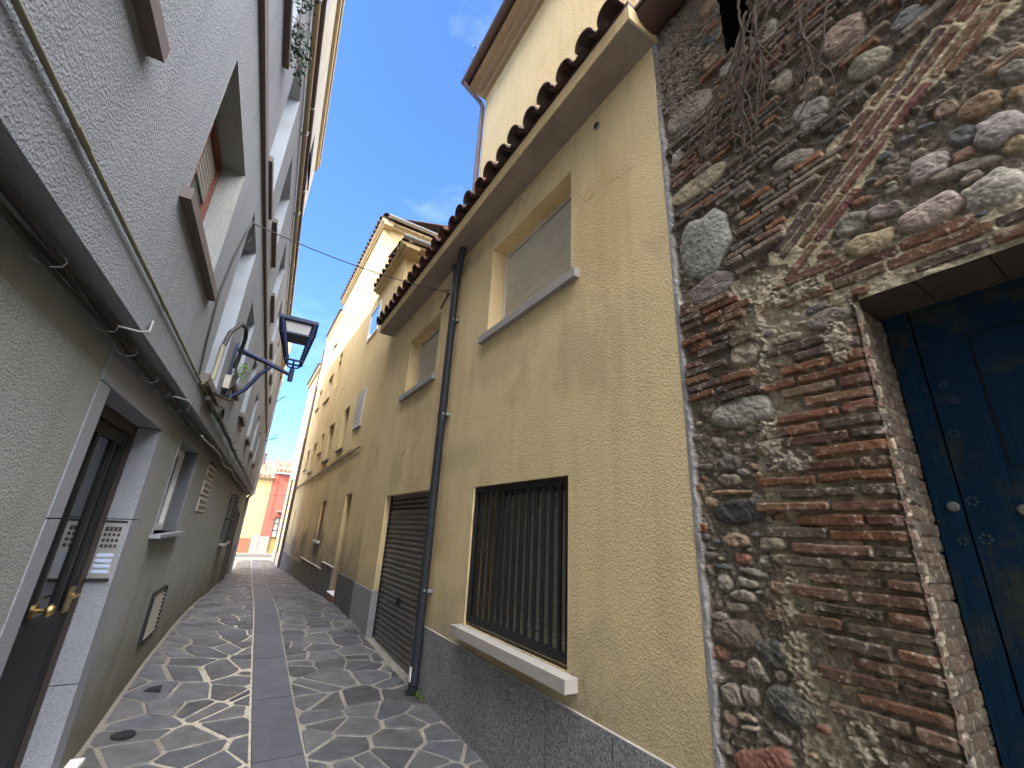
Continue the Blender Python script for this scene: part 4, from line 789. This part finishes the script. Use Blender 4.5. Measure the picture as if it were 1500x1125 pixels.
def cables():
    rs = np.random.RandomState(6)
    b = MB()
    for k in range(5):
        ph = rs.uniform(0, 6); o0 = rs.uniform(.02, .10); z0 = rs.uniform(2.315, 2.36)
        b.tube([LF(s, min(2.372, z0+.012*math.sin(s*1.7+ph)+.008*math.sin(s*4.1+ph*2)), max(.014, o0+.02*math.sin(s*1.1+ph))) for s in np.arange(-4, 17.6, .22)], rs.uniform(.004, .0085), 6)
    r = tag(b.build('cable_bundle', M['cable']), 'sagging bundle of black cables hanging under the overhang of the grey building', 'cables')
    t = MB()
    for s in (1.2, 1.75, 2.3, 2.62, 3.1, 3.45, 3.9, 4.5, 5.2, 6.3, 7.5):
        n = 9; t.tube([LF(s+.01*math.sin(i), 2.340+.026*math.sin(2*math.pi*i/n), .055+.042*math.cos(2*math.pi*i/n)) for i in range(n+1)], .0022, 5); t.cut()
    t.build_each('cable_tie', M['zinc'], r)
    wc = MB(); wc.tube([LF(s, 2.33+.02*math.sin(s*2.3), .115+.01*math.sin(s*3.1)) for s in np.arange(4.9, 17., .25)], .008, 6)
    tag(wc.build('white_cable', M['stone_sill']), 'pale cable drooping along the grey wall beside the black bundle', 'cable')
    lw = MB(); lw.tube([LF(2.28, 2.34, .10), LF(2.36, 2.36, .15), LF(2.45, 2.40, .16), LF(2.5, 2.47, .145), LF(2.53, 2.48, .14)], .005, 6); lw.tube([LF(3.5, 2.34, .11), LF(3.7, 2.37, .15), LF(3.85, 2.38, .15), LF(3.95, 2.34, .12)], .006, 6)
    tag(lw.build('loose_wire', M['zinc']), 'short loose white wire bent out from the cables above the doorway', 'wire')
    # second, tied cable from the lamp to the corner
    c = MB(); P = [LF(s, 2.55+.012*math.sin(s*1.3), .165+.006*math.sin(s*5)) for s in np.arange(4.3, 17.8, .15)]
    c.tube(P, .022, 8)
    for s in np.arange(4.4, 14, .33): c.tube([LF(s, 2.55, .18), LF(s+.02, 2.55+rs.uniform(-.05, .05), .21+rs.uniform(0, .03))], .003, 4)
    tag(c.build('tied_cable', M['cable']), 'thick tied black cable running from the street lamp to the far corner', 'cable')
    co = MB()
    for k in range(4): co.tube([LF(5.25+.11*math.cos(a)*1.2, 2.6+(.085-.008*k)*math.sin(a), .17+.006*k) for a in np.linspace(0, 2*math.pi, 17)], .005, 5)
    tag(co.build('cable_coil', M['cable']), 'small coil of spare cable hung on the grey wall below the lamp', 'cable')
    # wall wire that feeds the line across the alley
    w = MB(); w.tube([LF(*q) for q in ((4.06, 4.14, .15), (4.03, 4.16, .16), (3.95, 3.95, .145), (3.82, 3.65, .14), (3.74, 3.44, .145), (3.70, 3.25, .14), (3.69, 3.11, .145), (3.78, 2.85, .14), (3.82, 2.6, .15))], .007, 6)
    w.tube([LF(*q) for q in ((4.06, 4.14, .15), (4.12, 4.10, .17), (4.14, 4.02, .16), (4.10, 3.98, .15))], .005, 6)
    tag(w.build('drop_cable', M['cable']), 'black drop cable climbing the grey wall to the wire across the alley', 'cable')
    a = Vector(LF(4.04, 4.15, .17)); e = Vector((1.93, 5.14, 4.85)); pts = []
    for i in range(25): t_ = i/24; p = a.lerp(e, t_); p.z -= .32*t_*(1-t_); pts.append(p)
    x = MB(); x.tube(pts, .0055, 6); sw = tag(x.build('overhead_wire', M['cable']), 'thin wire strung across the alley from grey wall to yellow house', 'wire')
    h = MB(); h.tube([(1.985, 5.16, 4.89), (1.93, 5.15, 4.885), (1.91, 5.14, 4.85), (1.94, 5.16, 4.80)], .007, 6); h.tube([(1.97, 5.17, 4.86), (1.955, 5.3, 4.77), (1.96, 5.42, 4.71)], .012, 6); h.build('wire_hook', M['black_iron'], sw)
    # conduit elbow below the lamp
    q = MB(); q.tube([LF(4.0, 2.595, .145), LF(4.18, 2.63, .16), LF(4.3, 2.74, .165), LF(4.36, 2.95, .16), LF(4.38, 3.05, .155)], .022, 10); tag(q.build('lamp_conduit', M['olive']), 'olive elbow pipe feeding the cable loop beside the lamp bracket', 'conduit')
cables()

def lamp():
    s = 5.30; root = thing('street_lamp', 'dark blue lantern street lamp on a wrought bracket fixed to the grey wall', 'street lamp', LF(s, 2.9, .13))
    def A(o, z, d=0): return LF(s+d, z, o-(max(0, z-3.33)*.085))
    br = MB(); br.box(LF, s-.025, s+.025, 2.80, 3.42, .135, .16)
    br.tube([A(.15, 3.36), A(.22, 3.34), A(.45, 3.27), A(.72, 3.17)], [.026, .034, .028, .02], 8)
    br.tube([A(.14, 2.80), A(.22, 2.82), A(.32, 2.92), A(.42, 3.12), A(.52, 3.24)], [.02, .02, .022, .022, .016], 8)
    br.tube([A(.72, 3.10), A(.72, 3.24)], .028, 10)
    br.build('bracket', M['lampblue'], root)
    L = .72; zb, zt = 3.33, 3.77; hb, ht = .085, .185
    yoke = MB(); yoke.tube([A(L, 3.22), A(L, 3.27)], .022, 8)
    for dx, dy in ((1, 0), (-1, 0)): yoke.tube([A(L, 3.26), A(L+dx*.05, 3.27), A(L+dx*.075, 3.30), A(L+dx*.08, zb)], .010, 6)
    for dy in (1, -1): yoke.tube([A(L, 3.26), A(L, 3.27, dy*.05), A(L, 3.30, dy*.075), A(L, zb, dy*.08)], .010, 6)
    yoke.build('yoke', M['lampblue'], root)
    c = MB(); cn = ((-1, -1), (1, -1), (1, 1), (-1, 1))
    for i in range(4):
        a, b = cn[i], cn[(i+1) % 4]
        c.tube([A(L+a[0]*(hb-.012), zb, a[1]*(hb-.012)), A(L+a[0]*(ht-.014), zt, a[1]*(ht-.014))], [.022, .034], 4)
        c.tube([A(L+a[0]*hb, zb, a[1]*hb), A(L+b[0]*hb, zb, b[1]*hb)], .013, 4); c.tube([A(L+a[0]*ht, zt, a[1]*ht), A(L+b[0]*ht, zt, b[1]*ht)], .018, 4)
    cg = c.build('lantern_frame', M['lampblue'], root)
    rf = MB(); h1 = ht+.022; h2 = .10
    P = [A(L+a*h1, zt, b*h1) for a, b in cn]; P2 = [A(L+a*h1, zt+.035, b*h1) for a, b in cn]; P3 = [A(L+a*h2, zt+.085, b*h2) for a, b in cn]
    rf.add(P+P2+P3, [(0, 1, 5, 4), (1, 2, 6, 5), (2, 3, 7, 6), (3, 0, 4, 7), (4, 5, 9, 8), (5, 6, 10, 9), (6, 7, 11, 10), (7, 4, 8, 11), (8, 9, 10, 11)])
    rf.tube([A(L, zt+.085), A(L, zt+.10), A(L, zt+.105)], [.03, .022, .006], 10); rf.build('lantern_roof', M['lampblue'], root)
    gt = MB(); k0 = .70; z0 = zb+(zt-zb)*k0; hh = hb+(ht-hb)*k0
    gt.hexa([A(L+a*(hh-.012), z0, b*(hh-.012)) for a, b in cn]+[A(L+a*(ht-.012), zt-.004, b*(ht-.012)) for a, b in cn]); gt.build('gear_tray', pmat('lamp_tray', (.42, .42, .42), .4, .1, 8.), root)
    hd = MB(); hd.box(A and (lambda a, b, o: A(L+a, b, o)), -ht+.02, ht-.02, z0-.02, z0-.001, -ht+.03, ht-.03); hd.build('tray_rim', M['lampblue'], root)
    # feed cable loop
    fl = MB(); fl.tube([LF(4.38, 3.02, .155), LF(4.46, 3.22, .17), LF(4.65, 3.40, .21), LF(4.9, 3.46, .23), LF(5.1, 3.42, .22), LF(5.22, 3.30, .20), LF(5.27, 3.12, .18)], .02, 10)
    for k in range(4): fl.tube([LF(5.24+.02*k, 3.2-.02*k, .18), LF(5.22+.03*k, 3.05, .20+.01*k), LF(5.26, 2.92, .18+.008*k), LF(5.2-.02*k, 2.82, .17)], .008, 6)
    fl.tube([LF(5.25, 2.86, .2), LF(5.05, 2.72, .24), LF(4.7, 2.66, .21), LF(4.35, 2.62, .16)], .013, 8); fl.build('feed_cable', M['cable'], root)
    jb = MB(); jb.box(LF, 5.12, 5.2, 2.86, 3.0, .135, .19); jb.build('junction_box', M['stone_sill'], root)
lamp()

def leaves(name, label, cat, pts, n, sz, spread, col, stems=()):
    rs = np.random.RandomState(len(pts)*7+n); m = MB()
    for i in range(n):
        p = Vector(pts[rs.randint(len(pts))])+Vector(rs.normal(0, 1, 3))*spread; d = Vector(rs.normal(0, 1, 3)).normalized(); u = d.orthogonal().normalized(); w = d.cross(u); L = sz*rs.uniform(.6, 1.3)
        f = rs.uniform(.6, 1.35); m.add([p, p+u*L*.5+w*L*.28, p+u*L+d*L*.1, p+u*L*.5-w*L*.28], [(0, 1, 2, 3)], False, tuple(x*f for x in col))
    o = m.build(name, M['leaf']); tag(o, label, cat)
    if stems:
        s = MB()
        for st in stems: s.tube(st, .003, 5)
        s.build('stem', M['root'], o)
    return o
st = []; rs = np.random.RandomState(9); tips = []
for k in range(9):
    s_ = rs.uniform(2.7, 3.45); p = [LF(s_, 5.56, .16), LF(s_+rs.uniform(0, .12), 5.60, .22), LF(s_+rs.uniform(.05, .2), 5.66-rs.uniform(0, .1), .22), LF(s_+rs.uniform(.1, .25), 5.58-rs.uniform(0, .12), .22+rs.uniform(0, .03))]; st.append(p); tips += p[1:]
leaves('trailing_plant', 'green plant trailing from a windowsill high on the grey building', 'plant', tips, 320, .045, .04, (.035, .07, .04), st)
leaves('pot_plant', 'small bright green plant on the windowsill behind the lamp bracket', 'plant', [LF(5.75, 3.2, .19), LF(5.9, 3.25, .2), LF(5.8, 3.3, .19)], 120, .035, .03, (.12, .22, .05))
leaves('pavement_weed', 'small green weed growing at the foot of the black rainwater pipe', 'weed', [(1.93, 4.62, .03), (1.94, 4.55, .02), (1.90, 4.66, .03)], 60, .028, .018, (.09, .13, .03))
leaves('gutter_weed', 'wispy weed sprouting from the gutter of the attic storey', 'weed', [(2.45, 6.6, 12.0), (2.45, 6.3, 12.0), (2.42, 6.9, 11.98)], 70, .05, .07, (.12, .13, .06), [[(2.48, 6.6, 11.82), (2.42, 6.62, 12.05), (2.4, 6.7, 12.2)], [(2.48, 6.3, 11.82), (2.45, 6.28, 12.1)]])
an = MB(); an.tube([LF(17.6, 5.7, .18), LF(17.6, 6.0, .45)], .014, 6); an.tube([LF(17.2, 4.2, .18), LF(17.2, 4.35, .5)], .012, 6)
for k in range(6): an.tube([LF(17.0+k*.06, 4.32+.03*k, .3+.03*k), LF(17.3+k*.03, 4.25+.06*k, .42+.03*k)], .006, 4)
tag(an.build('wall_antenna', M['black_iron']), 'small aerial sticking out from the far corner of the grey building', 'antenna')
# ================================================================== alley floor
GY = [-10, 3, 5, 7, 8, 9.2, 10.5, 12, 14.5, 19.4, 22, 24.5, 26, 40]; GZ = [-.03, -.02, 0., .075, .135, .16, .125, .045, -.01, -.16, -.2, -.2, -.18, -.14]
LY = [-10, 3.5, 4.5, 5.2, 6.2, 7.5, 9, 11, 15, 40]; LZ = [.05, .05, .03, .09, .14, .12, .06, .02, -.04, -.04]
def leftx(y): return LF(0, 0, 0)[0]+math.tan(TH)*y
def xl(y): return .335+.033*y
def xr(y): return .69+.031*y
def gz(x, y):
    z = np.interp(y, GY, GZ); a = leftx(y); b = xl(y)
    if x < b: t = min(1, (b-x)/max(.2, b-a)); z += np.interp(y, LY, LZ)*t*t
    else: z += 0
    return float(z)
mt, n, l, b = nodes('paving_mortar'); v = coords(n)
sp = n.new('ShaderNodeSeparateXYZ'); l.new(v, sp.inputs[0])
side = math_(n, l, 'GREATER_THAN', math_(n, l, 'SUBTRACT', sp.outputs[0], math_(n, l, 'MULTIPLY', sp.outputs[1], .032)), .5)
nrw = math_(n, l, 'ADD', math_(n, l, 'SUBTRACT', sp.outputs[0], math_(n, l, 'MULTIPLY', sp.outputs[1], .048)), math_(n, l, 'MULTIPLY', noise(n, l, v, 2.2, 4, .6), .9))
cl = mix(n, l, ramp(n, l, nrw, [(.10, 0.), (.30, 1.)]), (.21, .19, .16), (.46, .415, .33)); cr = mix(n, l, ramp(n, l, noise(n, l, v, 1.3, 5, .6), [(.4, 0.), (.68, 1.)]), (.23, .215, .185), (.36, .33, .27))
c = mix(n, l, side, cl, cr); c = mix(n, l, ramp(n, l, noise(n, l, v, 22., 5, .7), [(.35, .5), (.6, 0.)]), c, (.12, .11, .095))
l.new(c, b.inputs['Base Color']); b.inputs['Roughness'].default_value = .95; bump(n, l, b, noise(n, l, v, 130., 4, .7), .003)
ms, n, l, b = nodes('slate_paving'); v = coords(n); a = n.new('ShaderNodeAttribute'); a.attribute_name = 'Col'
c = mix(n, l, 1., a.outputs['Color'], ramp(n, l, noise(n, l, v, 7., 6, .65), [(.3, .72), (.7, 1.28)]), 'MULTIPLY')
c = mix(n, l, ramp(n, l, noise(n, l, v, 3.1, 6, .7), [(.55, 0.), (.75, .45)]), c, (.19, .175, .15)); c = mix(n, l, ramp(n, l, noise(n, l, v, 60., 3, .8), [(.62, 0.), (.72, .5)]), c, (.26, .25, .23))
l.new(c, b.inputs['Base Color']); l.new(ramp(n, l, noise(n, l, v, 5., 4), [(.3, .42), (.7, .68)]), b.inputs['Roughness']); b.inputs['Specular IOR Level'].default_value = .4
bump(n, l, b, noise(n, l, v, 16., 6, .65), .006)

def clip(poly, nx, ny, d):
    out = []
    for i in range(len(poly)):
        p, q = poly[i], poly[(i+1) % len(poly)]; a = p[0]*nx+p[1]*ny-d; c_ = q[0]*nx+q[1]*ny-d
        if a <= 0: out.append(p)
        if (a < 0 < c_) or (c_ < 0 < a): t = a/(a-c_); out.append((p[0]+(q[0]-p[0])*t, p[1]+(q[1]-p[1])*t))
    return out
def crazy(xa, xb, cw, ch, gap, seed, ya=.6, yb=24.3, tint=(.072, .073, .079)):
    rs = np.random.RandomState(seed); S = []
    y = ya-.3; row = 0
    while y < yb+.3:
        x = xa(y)-.45+rs.uniform(0, cw)
        while x < xb(y)+.3:
            if rs.rand() > .16: S.append((x+rs.uniform(-.46, .46)*cw, y+rs.uniform(-.46, .46)*ch))
            x += cw*rs.uniform(.75, 1.3)
        y += ch; row += 1
    S = np.array(S); m = MB()
    for i, (cx, cy) in enumerate(S):
        if not (xa(cy)-.5 < cx < xb(cy)+.5): continue
        P = [(cx-1, cy-1), (cx+1, cy-1), (cx+1, cy+1), (cx-1, cy+1)]; g = gap*rs.uniform(.55, 1.6)/2
        d2 = ((S-(cx, cy))**2).sum(1)
        for j in np.argsort(d2)[1:22]:
            dx, dy = S[j]-(cx, cy); L = math.hypot(dx, dy)
            if L < .06: continue
            P = clip(P, dx/L, dy/L, (cx*dx+cy*dy)/L+L/2-g*rs.uniform(.6, 1.5))
            if len(P) < 3: break
        if len(P) < 3: continue
        k0 = (xa(1)-xa(0)); k1 = (xb(1)-xb(0))
        n0 = math.hypot(1, k0); P = clip(P, -1/n0, k0/n0, (-xa(0))/n0-gap*.45)
        if len(P) < 3: continue
        n1 = math.hypot(1, k1); P = clip(P, 1/n1, -k1/n1, xb(0)/n1-gap*.5)
        if len(P) < 3: continue
        P = clip(P, 0, 1, yb)
        if len(P) < 3: continue
        # drop tiny edges, round the corners a little
        Q = []
        for k in range(len(P)):
            p, q, r_ = Vector((*P[k-1], 0)), Vector((*P[k], 0)), Vector((*P[(k+1) % len(P)], 0))
            if (q-p).length < .02: continue
            f = min(.013, (q-p).length*.22, (r_-q).length*.22)*rs.uniform(.4, 1.2); Q += [q+(p-q).normalized()*f, q+(r_-q).normalized()*f]
        if len(Q) < 6: continue
        cen = sum(Q, Vector())/len(Q); ar = abs(sum(Q[k].x*Q[(k+1) % len(Q)].y-Q[(k+1) % len(Q)].x*Q[k].y for k in range(len(Q))))/2
        if ar < .004: continue
        # wobble edges
        R_ = []
        for k in range(len(Q)):
            a_, b_ = Q[k], Q[(k+1) % len(Q)]; R_.append(a_)
            if (b_-a_).length > .09:
                nn_ = int((b_-a_).length/.06)
                for t in range(1, nn_): R_.append(a_.lerp(b_, t/nn_)+(cen-a_).normalized()*rs.uniform(-.004, .004))
        h = rs.uniform(.005, .012); N = len(R_); tl = (rs.uniform(-.02, .02), rs.uniform(-.02, .02))
        def zz(p, hh): return gz(p.x, p.y)+hh+(p.x-cen.x)*tl[0]*.5+(p.y-cen.y)*tl[1]*.5
        lo = [(p.x, p.y, gz(p.x, p.y)-.02) for p in R_]; mi = [(p.x, p.y, zz(p, h-.005)) for p in R_]
        to = [(q.x, q.y, zz(q, h)) for q in [p+(cen-p).normalized()*min(.007, (cen-p).length*.2) for p in R_]]
        f = rs.uniform(.62, 1.36); w_ = rs.uniform(-.006, .012); col = (tint[0]*f+w_, tint[1]*f+w_*.8, tint[2]*f)
        m.add(lo+mi+to, [tuple(range(2*N, 3*N))]+[(k, (k+1) % N, N+(k+1) % N, N+k) for k in range(N)]+[(N+k, N+(k+1) % N, 2*N+(k+1) % N, 2*N+k) for k in range(N)], False, col)
    return m
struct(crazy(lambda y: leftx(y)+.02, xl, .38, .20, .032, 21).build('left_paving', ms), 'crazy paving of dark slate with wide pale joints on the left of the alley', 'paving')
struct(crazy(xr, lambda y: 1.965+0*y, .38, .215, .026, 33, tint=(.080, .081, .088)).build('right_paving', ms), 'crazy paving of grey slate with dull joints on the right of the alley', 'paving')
g = MB(); ys = np.arange(-9, 24.6, .35)
for ya, yb in zip(ys, ys[1:]):
    for fa, fb in [(i/10, (i+1)/10) for i in range(10)]:
        A_, B_ = leftx(ya)-.15, xl(ya)+.003; A2, B2 = leftx(yb)-.15, xl(yb)+.003
        p = [(A_+(B_-A_)*fa, ya), (A_+(B_-A_)*fb, ya), (A2+(B2-A2)*fb, yb), (A2+(B2-A2)*fa, yb)]; g.quad(*[(x, y, gz(x, y)) for x, y in p])
    p = [(xr(ya)-.003, ya), (2.2, ya), (2.2, yb), (xr(yb)-.003, yb)]; g.quad(*[(x, y, gz(x, y)) for x, y in p])
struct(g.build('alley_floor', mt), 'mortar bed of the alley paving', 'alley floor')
# smooth slab strip in the middle
s = MB(); rs = np.random.RandomState(12); y = -1.
while y < 24.4:
    L = rs.uniform(.5, .62); f = rs.uniform(.86, 1.14); k = 5; e = .0035
    for q in range(k):
        a_, b_ = y+e+(L-2*e)*q/k, y+e+(L-2*e)*(q+1)/k; t0 = rs.uniform(-.0015, .0015) if q == 0 else t0
        s.quad((xl(a_)+.006, a_, gz(.7, a_)+.007+t0), (xr(a_)-.006, a_, gz(.7, a_)+.007+t0), (xr(b_)-.006, b_, gz(.7, b_)+.007+t0), (xl(b_)+.006, b_, gz(.7, b_)+.007+t0), (.080*f, .081*f, .096*f))
    y += L
struct(s.build('slab_strip', attr_mat('bluish_slabs', .6, .0015, 30., .22, 4., ((.20, .19, .18), 2.2, .5, .8, .4), .4)), 'smooth blue grey slab strip down the middle of the alley', 'paving')
s = MB()
for ya, yb in zip(ys, ys[1:]): s.quad(*[(x, y, gz(.7, y)-.004) for x, y in ((xl(ya)-.01, ya), (xr(ya)+.01, ya), (xr(yb)+.01, yb), (xl(yb)-.01, yb))])
struct(s.build('strip_bed', M['void']), 'dark joints under the slab strip', 'paving')
# small covers let into the paving
v = MB(); zc = gz(-.37, 4.75); v.tube([(-.345, 4.74, zc+.002), (-.345, 4.74, zc+.013)], .075, 20); v.tube([(-.345, 4.74, zc+.013), (-.345, 4.74, zc+.0145)], [.06, .055], 20)
tag(v.build('valve_cover', M['black_iron']), 'small round iron cover let into the paving beside the grey wall', 'cover')
v = MB(); zc = gz(-.31, 5.55); v.box(WF, -.36, -.22, 5.48, 5.62, zc-.01, zc+.013); v.box(WF, -.345, -.235, 5.5, 5.6, zc+.013, zc+.015); tag(v.build('meter_cover', M['black_iron']), 'small square iron cover let into the paving near the louvre grille', 'cover')
# cross street at the bottom of the alley
g = MB(); g.box(WF, -40, 60, 24.55, 25.9, -.6, -.19); struct(g.build('near_pavement', M['pave']), 'pale sunlit pavement at the mouth of the alley', 'pavement')
g = MB(); g.quad((-40, 25.9, -.25), (60, 25.9, -.25), (60, 27.3, -.25), (-40, 27.3, -.25)); struct(g.build('street', M['asphalt']), 'grey asphalt street crossing the end of the alley', 'road')
g = MB(); g.box(WF, -40, 60, 27.3, 28.0, -.6, -.12); struct(g.build('far_pavement', M['pave']), 'narrow pavement in front of the red and yellow houses', 'pavement')
g = MB(); g.quad((-300, -300, -.62), (300, -300, -.62), (300, 300, -.62), (-300, 300, -.62)); struct(g.build('ground', M['ground']), 'ground around the houses', 'ground')

# ------------------------------------------------------------------ houses across the street
def far_roof(root, x0, x1, y0, y1, z0, z1, seed):
    t = MB(); rs = np.random.RandomState(seed); n = int((x1-x0)/.21); PAL = ((.22, .13, .09), (.25, .18, .14), (.20, .10, .065), (.24, .20, .165), (.27, .22, .18))
    for i in range(n):
        x = x0+.12+i*.21; K = 9
        for k in range(K):
            a_, b_ = k/K, (k+1.15)/K; c = PAL[rs.randint(5)]; f = rs.uniform(.8, 1.1)
            t.barrel((x, y0+(y1-y0)*a_, z0+(z1-z0)*a_+.03), (x, y0+(y1-y0)*min(1, b_), z0+(z1-z0)*min(1, b_)), .078, .066, (0, 0, 1), .013, 5, False, tuple(q*f for q in c))
    t.hexa([(x0, y0+.05, z0-.06), (x1, y0+.05, z0-.06), (x1, y1, z1-.06), (x0, y1, z1-.06), (x0, y0+.05, z0-.03), (x1, y0+.05, z0-.03), (x1, y1, z1-.03), (x0, y1, z1-.03)])
    for k in range(12): t.c[-6+k % 6] = (.5, .3, .2)
    return t.build('tiled_roof', M['tile_sun'], root)
ry = thing('yellow_house', 'low yellow house with terracotta dado and sun bleached tiles across the street', 'house', (0, 28, 0))
w = MB(); w.box(WF, -7, 1.44, 28, 33, .62, 3.74); w.build('wall', M['houseyel'], ry)
w = MB(); w.box(WF, -7, 1.05, 27.98, 32.9, -.3, .618); w.build('dado', M['terra'], ry)
w = MB(); w.box(WF, 1.052, 1.438, 27.985, 32.9, -.3, .8); w.build('corner_dado', M['greystone'], ry)
w = MB(); w.box(WF, -7, 1.44, 27.9, 28.1, 3.742, 3.80); w.box(WF, -7, 1.44, 27.82, 28.1, 3.80, 3.84); w.build('eave', M['cornice'], ry)
far_roof(ry, -5, 1.5, 27.74, 31.2, 3.88, 5.05, 3)
rr = thing('red_house', 'red rendered house with pale stone dado and glazed door across the street', 'house', (2, 28, 0))
w = MB(); wall(w, lambda x, z, o: (x, 28-o, z), 1.442, 7, .72, 4.12, [(1.95, 2.5, .72, 1.75, .15), (4., 4.9, .72, 2., .15)], .03); w.build('wall', M['red'], rr)
w = MB(); w.box(WF, 1.445, 1.92, 27.96, 28.2, -.3, .715); w.box(WF, 2.52, 7, 27.96, 28.2, -.3, .715); 
for i in range(4): w.box(WF, 1.47+i*.115, 1.56+i*.115, 27.962, 28.1, .715, .755)
w.build('dado', M['greystone'], rr)
d = MB(); d.box(WF, 1.95, 2.5, 28.05, 28.12, -.2, .72); dd = d.build('door', pmat('ochre_door', (.42, .29, .10), .7, .15, 5.), rr)
d = MB(); d.box(WF, 1.96, 2.49, 28.06, 28.10, .722, 1.74); gl = d.build('door_glass', pmat('milky_glass', (.55, .60, .52), .4, .08, 5.), dd)
d = MB()
for q in ((1.95, 1.99, .722, 1.75), (2.46, 2.5, .722, 1.75), (2.2, 2.24, .722, 1.75)): d.box(WF, q[0], q[1], 28.03, 28.058, q[2], q[3])
for z in (1.05, 1.40, 1.71): d.box(WF, 1.99, 2.46, 28.035, 28.056, z, z+.035)
d.build('glazing_bar', M['brown_pipe'], gl)
d = MB(); d.box(WF, 1.98, 2.6, 27.72, 27.968, 2.02, 2.10); d.build('canopy', M['pave'], rr)
d = MB(); d.tube([(1.72, 27.95, 3.9), (1.72, 27.95, 1.75), (1.78, 27.95, 1.65), (2.1, 27.95, 1.62)], .012, 6); d.build('conduit', M['terra'], rr)
w = MB(); w.box(WF, 1.46, 7, 28.2, 33, -.3, 4.1); w.build('core_wall', M['red'], rr)
far_roof(rr, 1.42, 6.6, 27.72, 31.4, 4.22, 5.25, 5)
ch = thing('chimney_pipe', 'slim dark chimney pipe on the tiled roofs across the street', 'chimney', (.87, 30.6, 4.8))
m = MB(); m.tube([(.87, 30.6, 4.7), (.87, 30.6, 5.42)], .075, 10); m.build('flue', M['brown_pipe'], ch); m = MB(); m.tube([(.87, 30.6, 5.42), (.87, 30.6, 5.50), (.87, 30.6, 5.54)], [.11, .11, .03], 10); m.build('cowl', M['brown_pipe'], ch)
m = MB(); pts = []
for i in range(17): t = i/16; pts.append((-3+9*t, 26.3, 3.1-.25*math.sin(math.pi*t)))
m.tube(pts, .011, 5); tag(m.build('street_wire', M['cable']), 'thin wire crossing in front of the red and yellow houses', 'wire')
ob = thing('orange_building', 'tall orange building with a jutting bay showing above the far roofs', 'building', (-2, 32, 0))
m = MB(); m.box(WF, -9, .02, 32.5, 40, -.3, 16.); m.build('wall', M['orange'], ob)
m = MB(); m.box(WF, -1.5, .86, 32.0, 34.5, 10.6, 15.2); m.box(WF, -1.5, .80, 32.05, 34.4, 10.2, 10.6); m.build('bay', M['orange'], ob)
m = MB(); m.box(WF, .25, .45, 31.985, 32.0, 12.7, 12.95); m.build('bay_vent', M['void'], ob)
# ================================================================== daylight
AZ, EL = math.radians(18), math.radians(36)
d = Vector((math.cos(AZ)*math.cos(EL), math.sin(AZ)*math.cos(EL), -math.sin(EL)))
sun = bpy.data.lights.new('sun', 'SUN'); sun.energy = 2.0; sun.angle = math.radians(.5); sun.color = (1., .95, .86)
so = bpy.data.objects.new('sun', sun); C.objects.link(so); so.rotation_euler = d.to_track_quat('-Z', 'Y').to_euler()
W = bpy.data.worlds.new('World'); SC.world = W; W.use_nodes = True; n = W.node_tree.nodes; l = W.node_tree.links
bg = n['Background']; sk = n.new('ShaderNodeTexSky'); sk.sky_type = 'NISHITA'; sk.sun_disc = False; sk.sun_elevation = EL
sk.sun_rotation = math.atan2(-d.x, -d.y); sk.air_density = 1.0; sk.dust_density = .3; sk.ozone_density = 3.0
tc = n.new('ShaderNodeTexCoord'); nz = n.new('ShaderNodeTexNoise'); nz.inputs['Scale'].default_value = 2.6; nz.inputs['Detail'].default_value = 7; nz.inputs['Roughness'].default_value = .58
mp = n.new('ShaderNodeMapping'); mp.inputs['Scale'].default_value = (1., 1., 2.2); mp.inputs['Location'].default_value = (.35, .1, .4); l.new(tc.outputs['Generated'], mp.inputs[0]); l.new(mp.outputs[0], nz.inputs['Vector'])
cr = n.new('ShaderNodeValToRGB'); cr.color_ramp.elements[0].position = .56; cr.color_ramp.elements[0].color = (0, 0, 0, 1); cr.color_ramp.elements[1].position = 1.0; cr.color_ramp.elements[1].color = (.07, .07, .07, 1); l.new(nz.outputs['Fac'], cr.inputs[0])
# added fill light: bright cloud bank overhead and behind, unseen; only wisps ahead
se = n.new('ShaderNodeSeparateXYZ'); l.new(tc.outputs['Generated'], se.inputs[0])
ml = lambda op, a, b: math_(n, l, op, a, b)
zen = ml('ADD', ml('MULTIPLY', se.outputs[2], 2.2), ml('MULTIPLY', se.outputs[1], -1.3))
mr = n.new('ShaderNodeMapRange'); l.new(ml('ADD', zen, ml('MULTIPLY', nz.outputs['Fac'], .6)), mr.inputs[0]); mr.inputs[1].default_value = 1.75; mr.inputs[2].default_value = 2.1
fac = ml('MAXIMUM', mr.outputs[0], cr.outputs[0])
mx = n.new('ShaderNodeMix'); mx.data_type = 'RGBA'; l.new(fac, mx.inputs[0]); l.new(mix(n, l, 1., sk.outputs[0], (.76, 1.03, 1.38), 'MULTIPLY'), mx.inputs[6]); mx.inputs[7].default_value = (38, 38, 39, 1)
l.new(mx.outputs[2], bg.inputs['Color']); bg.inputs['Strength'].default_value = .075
SC.view_settings.view_transform = 'Standard'; SC.view_settings.look = 'None'; SC.view_settings.exposure = 2.25; SC.view_settings.gamma = 1
SC.cycles.max_bounces = 8; SC.cycles.diffuse_bounces = 5
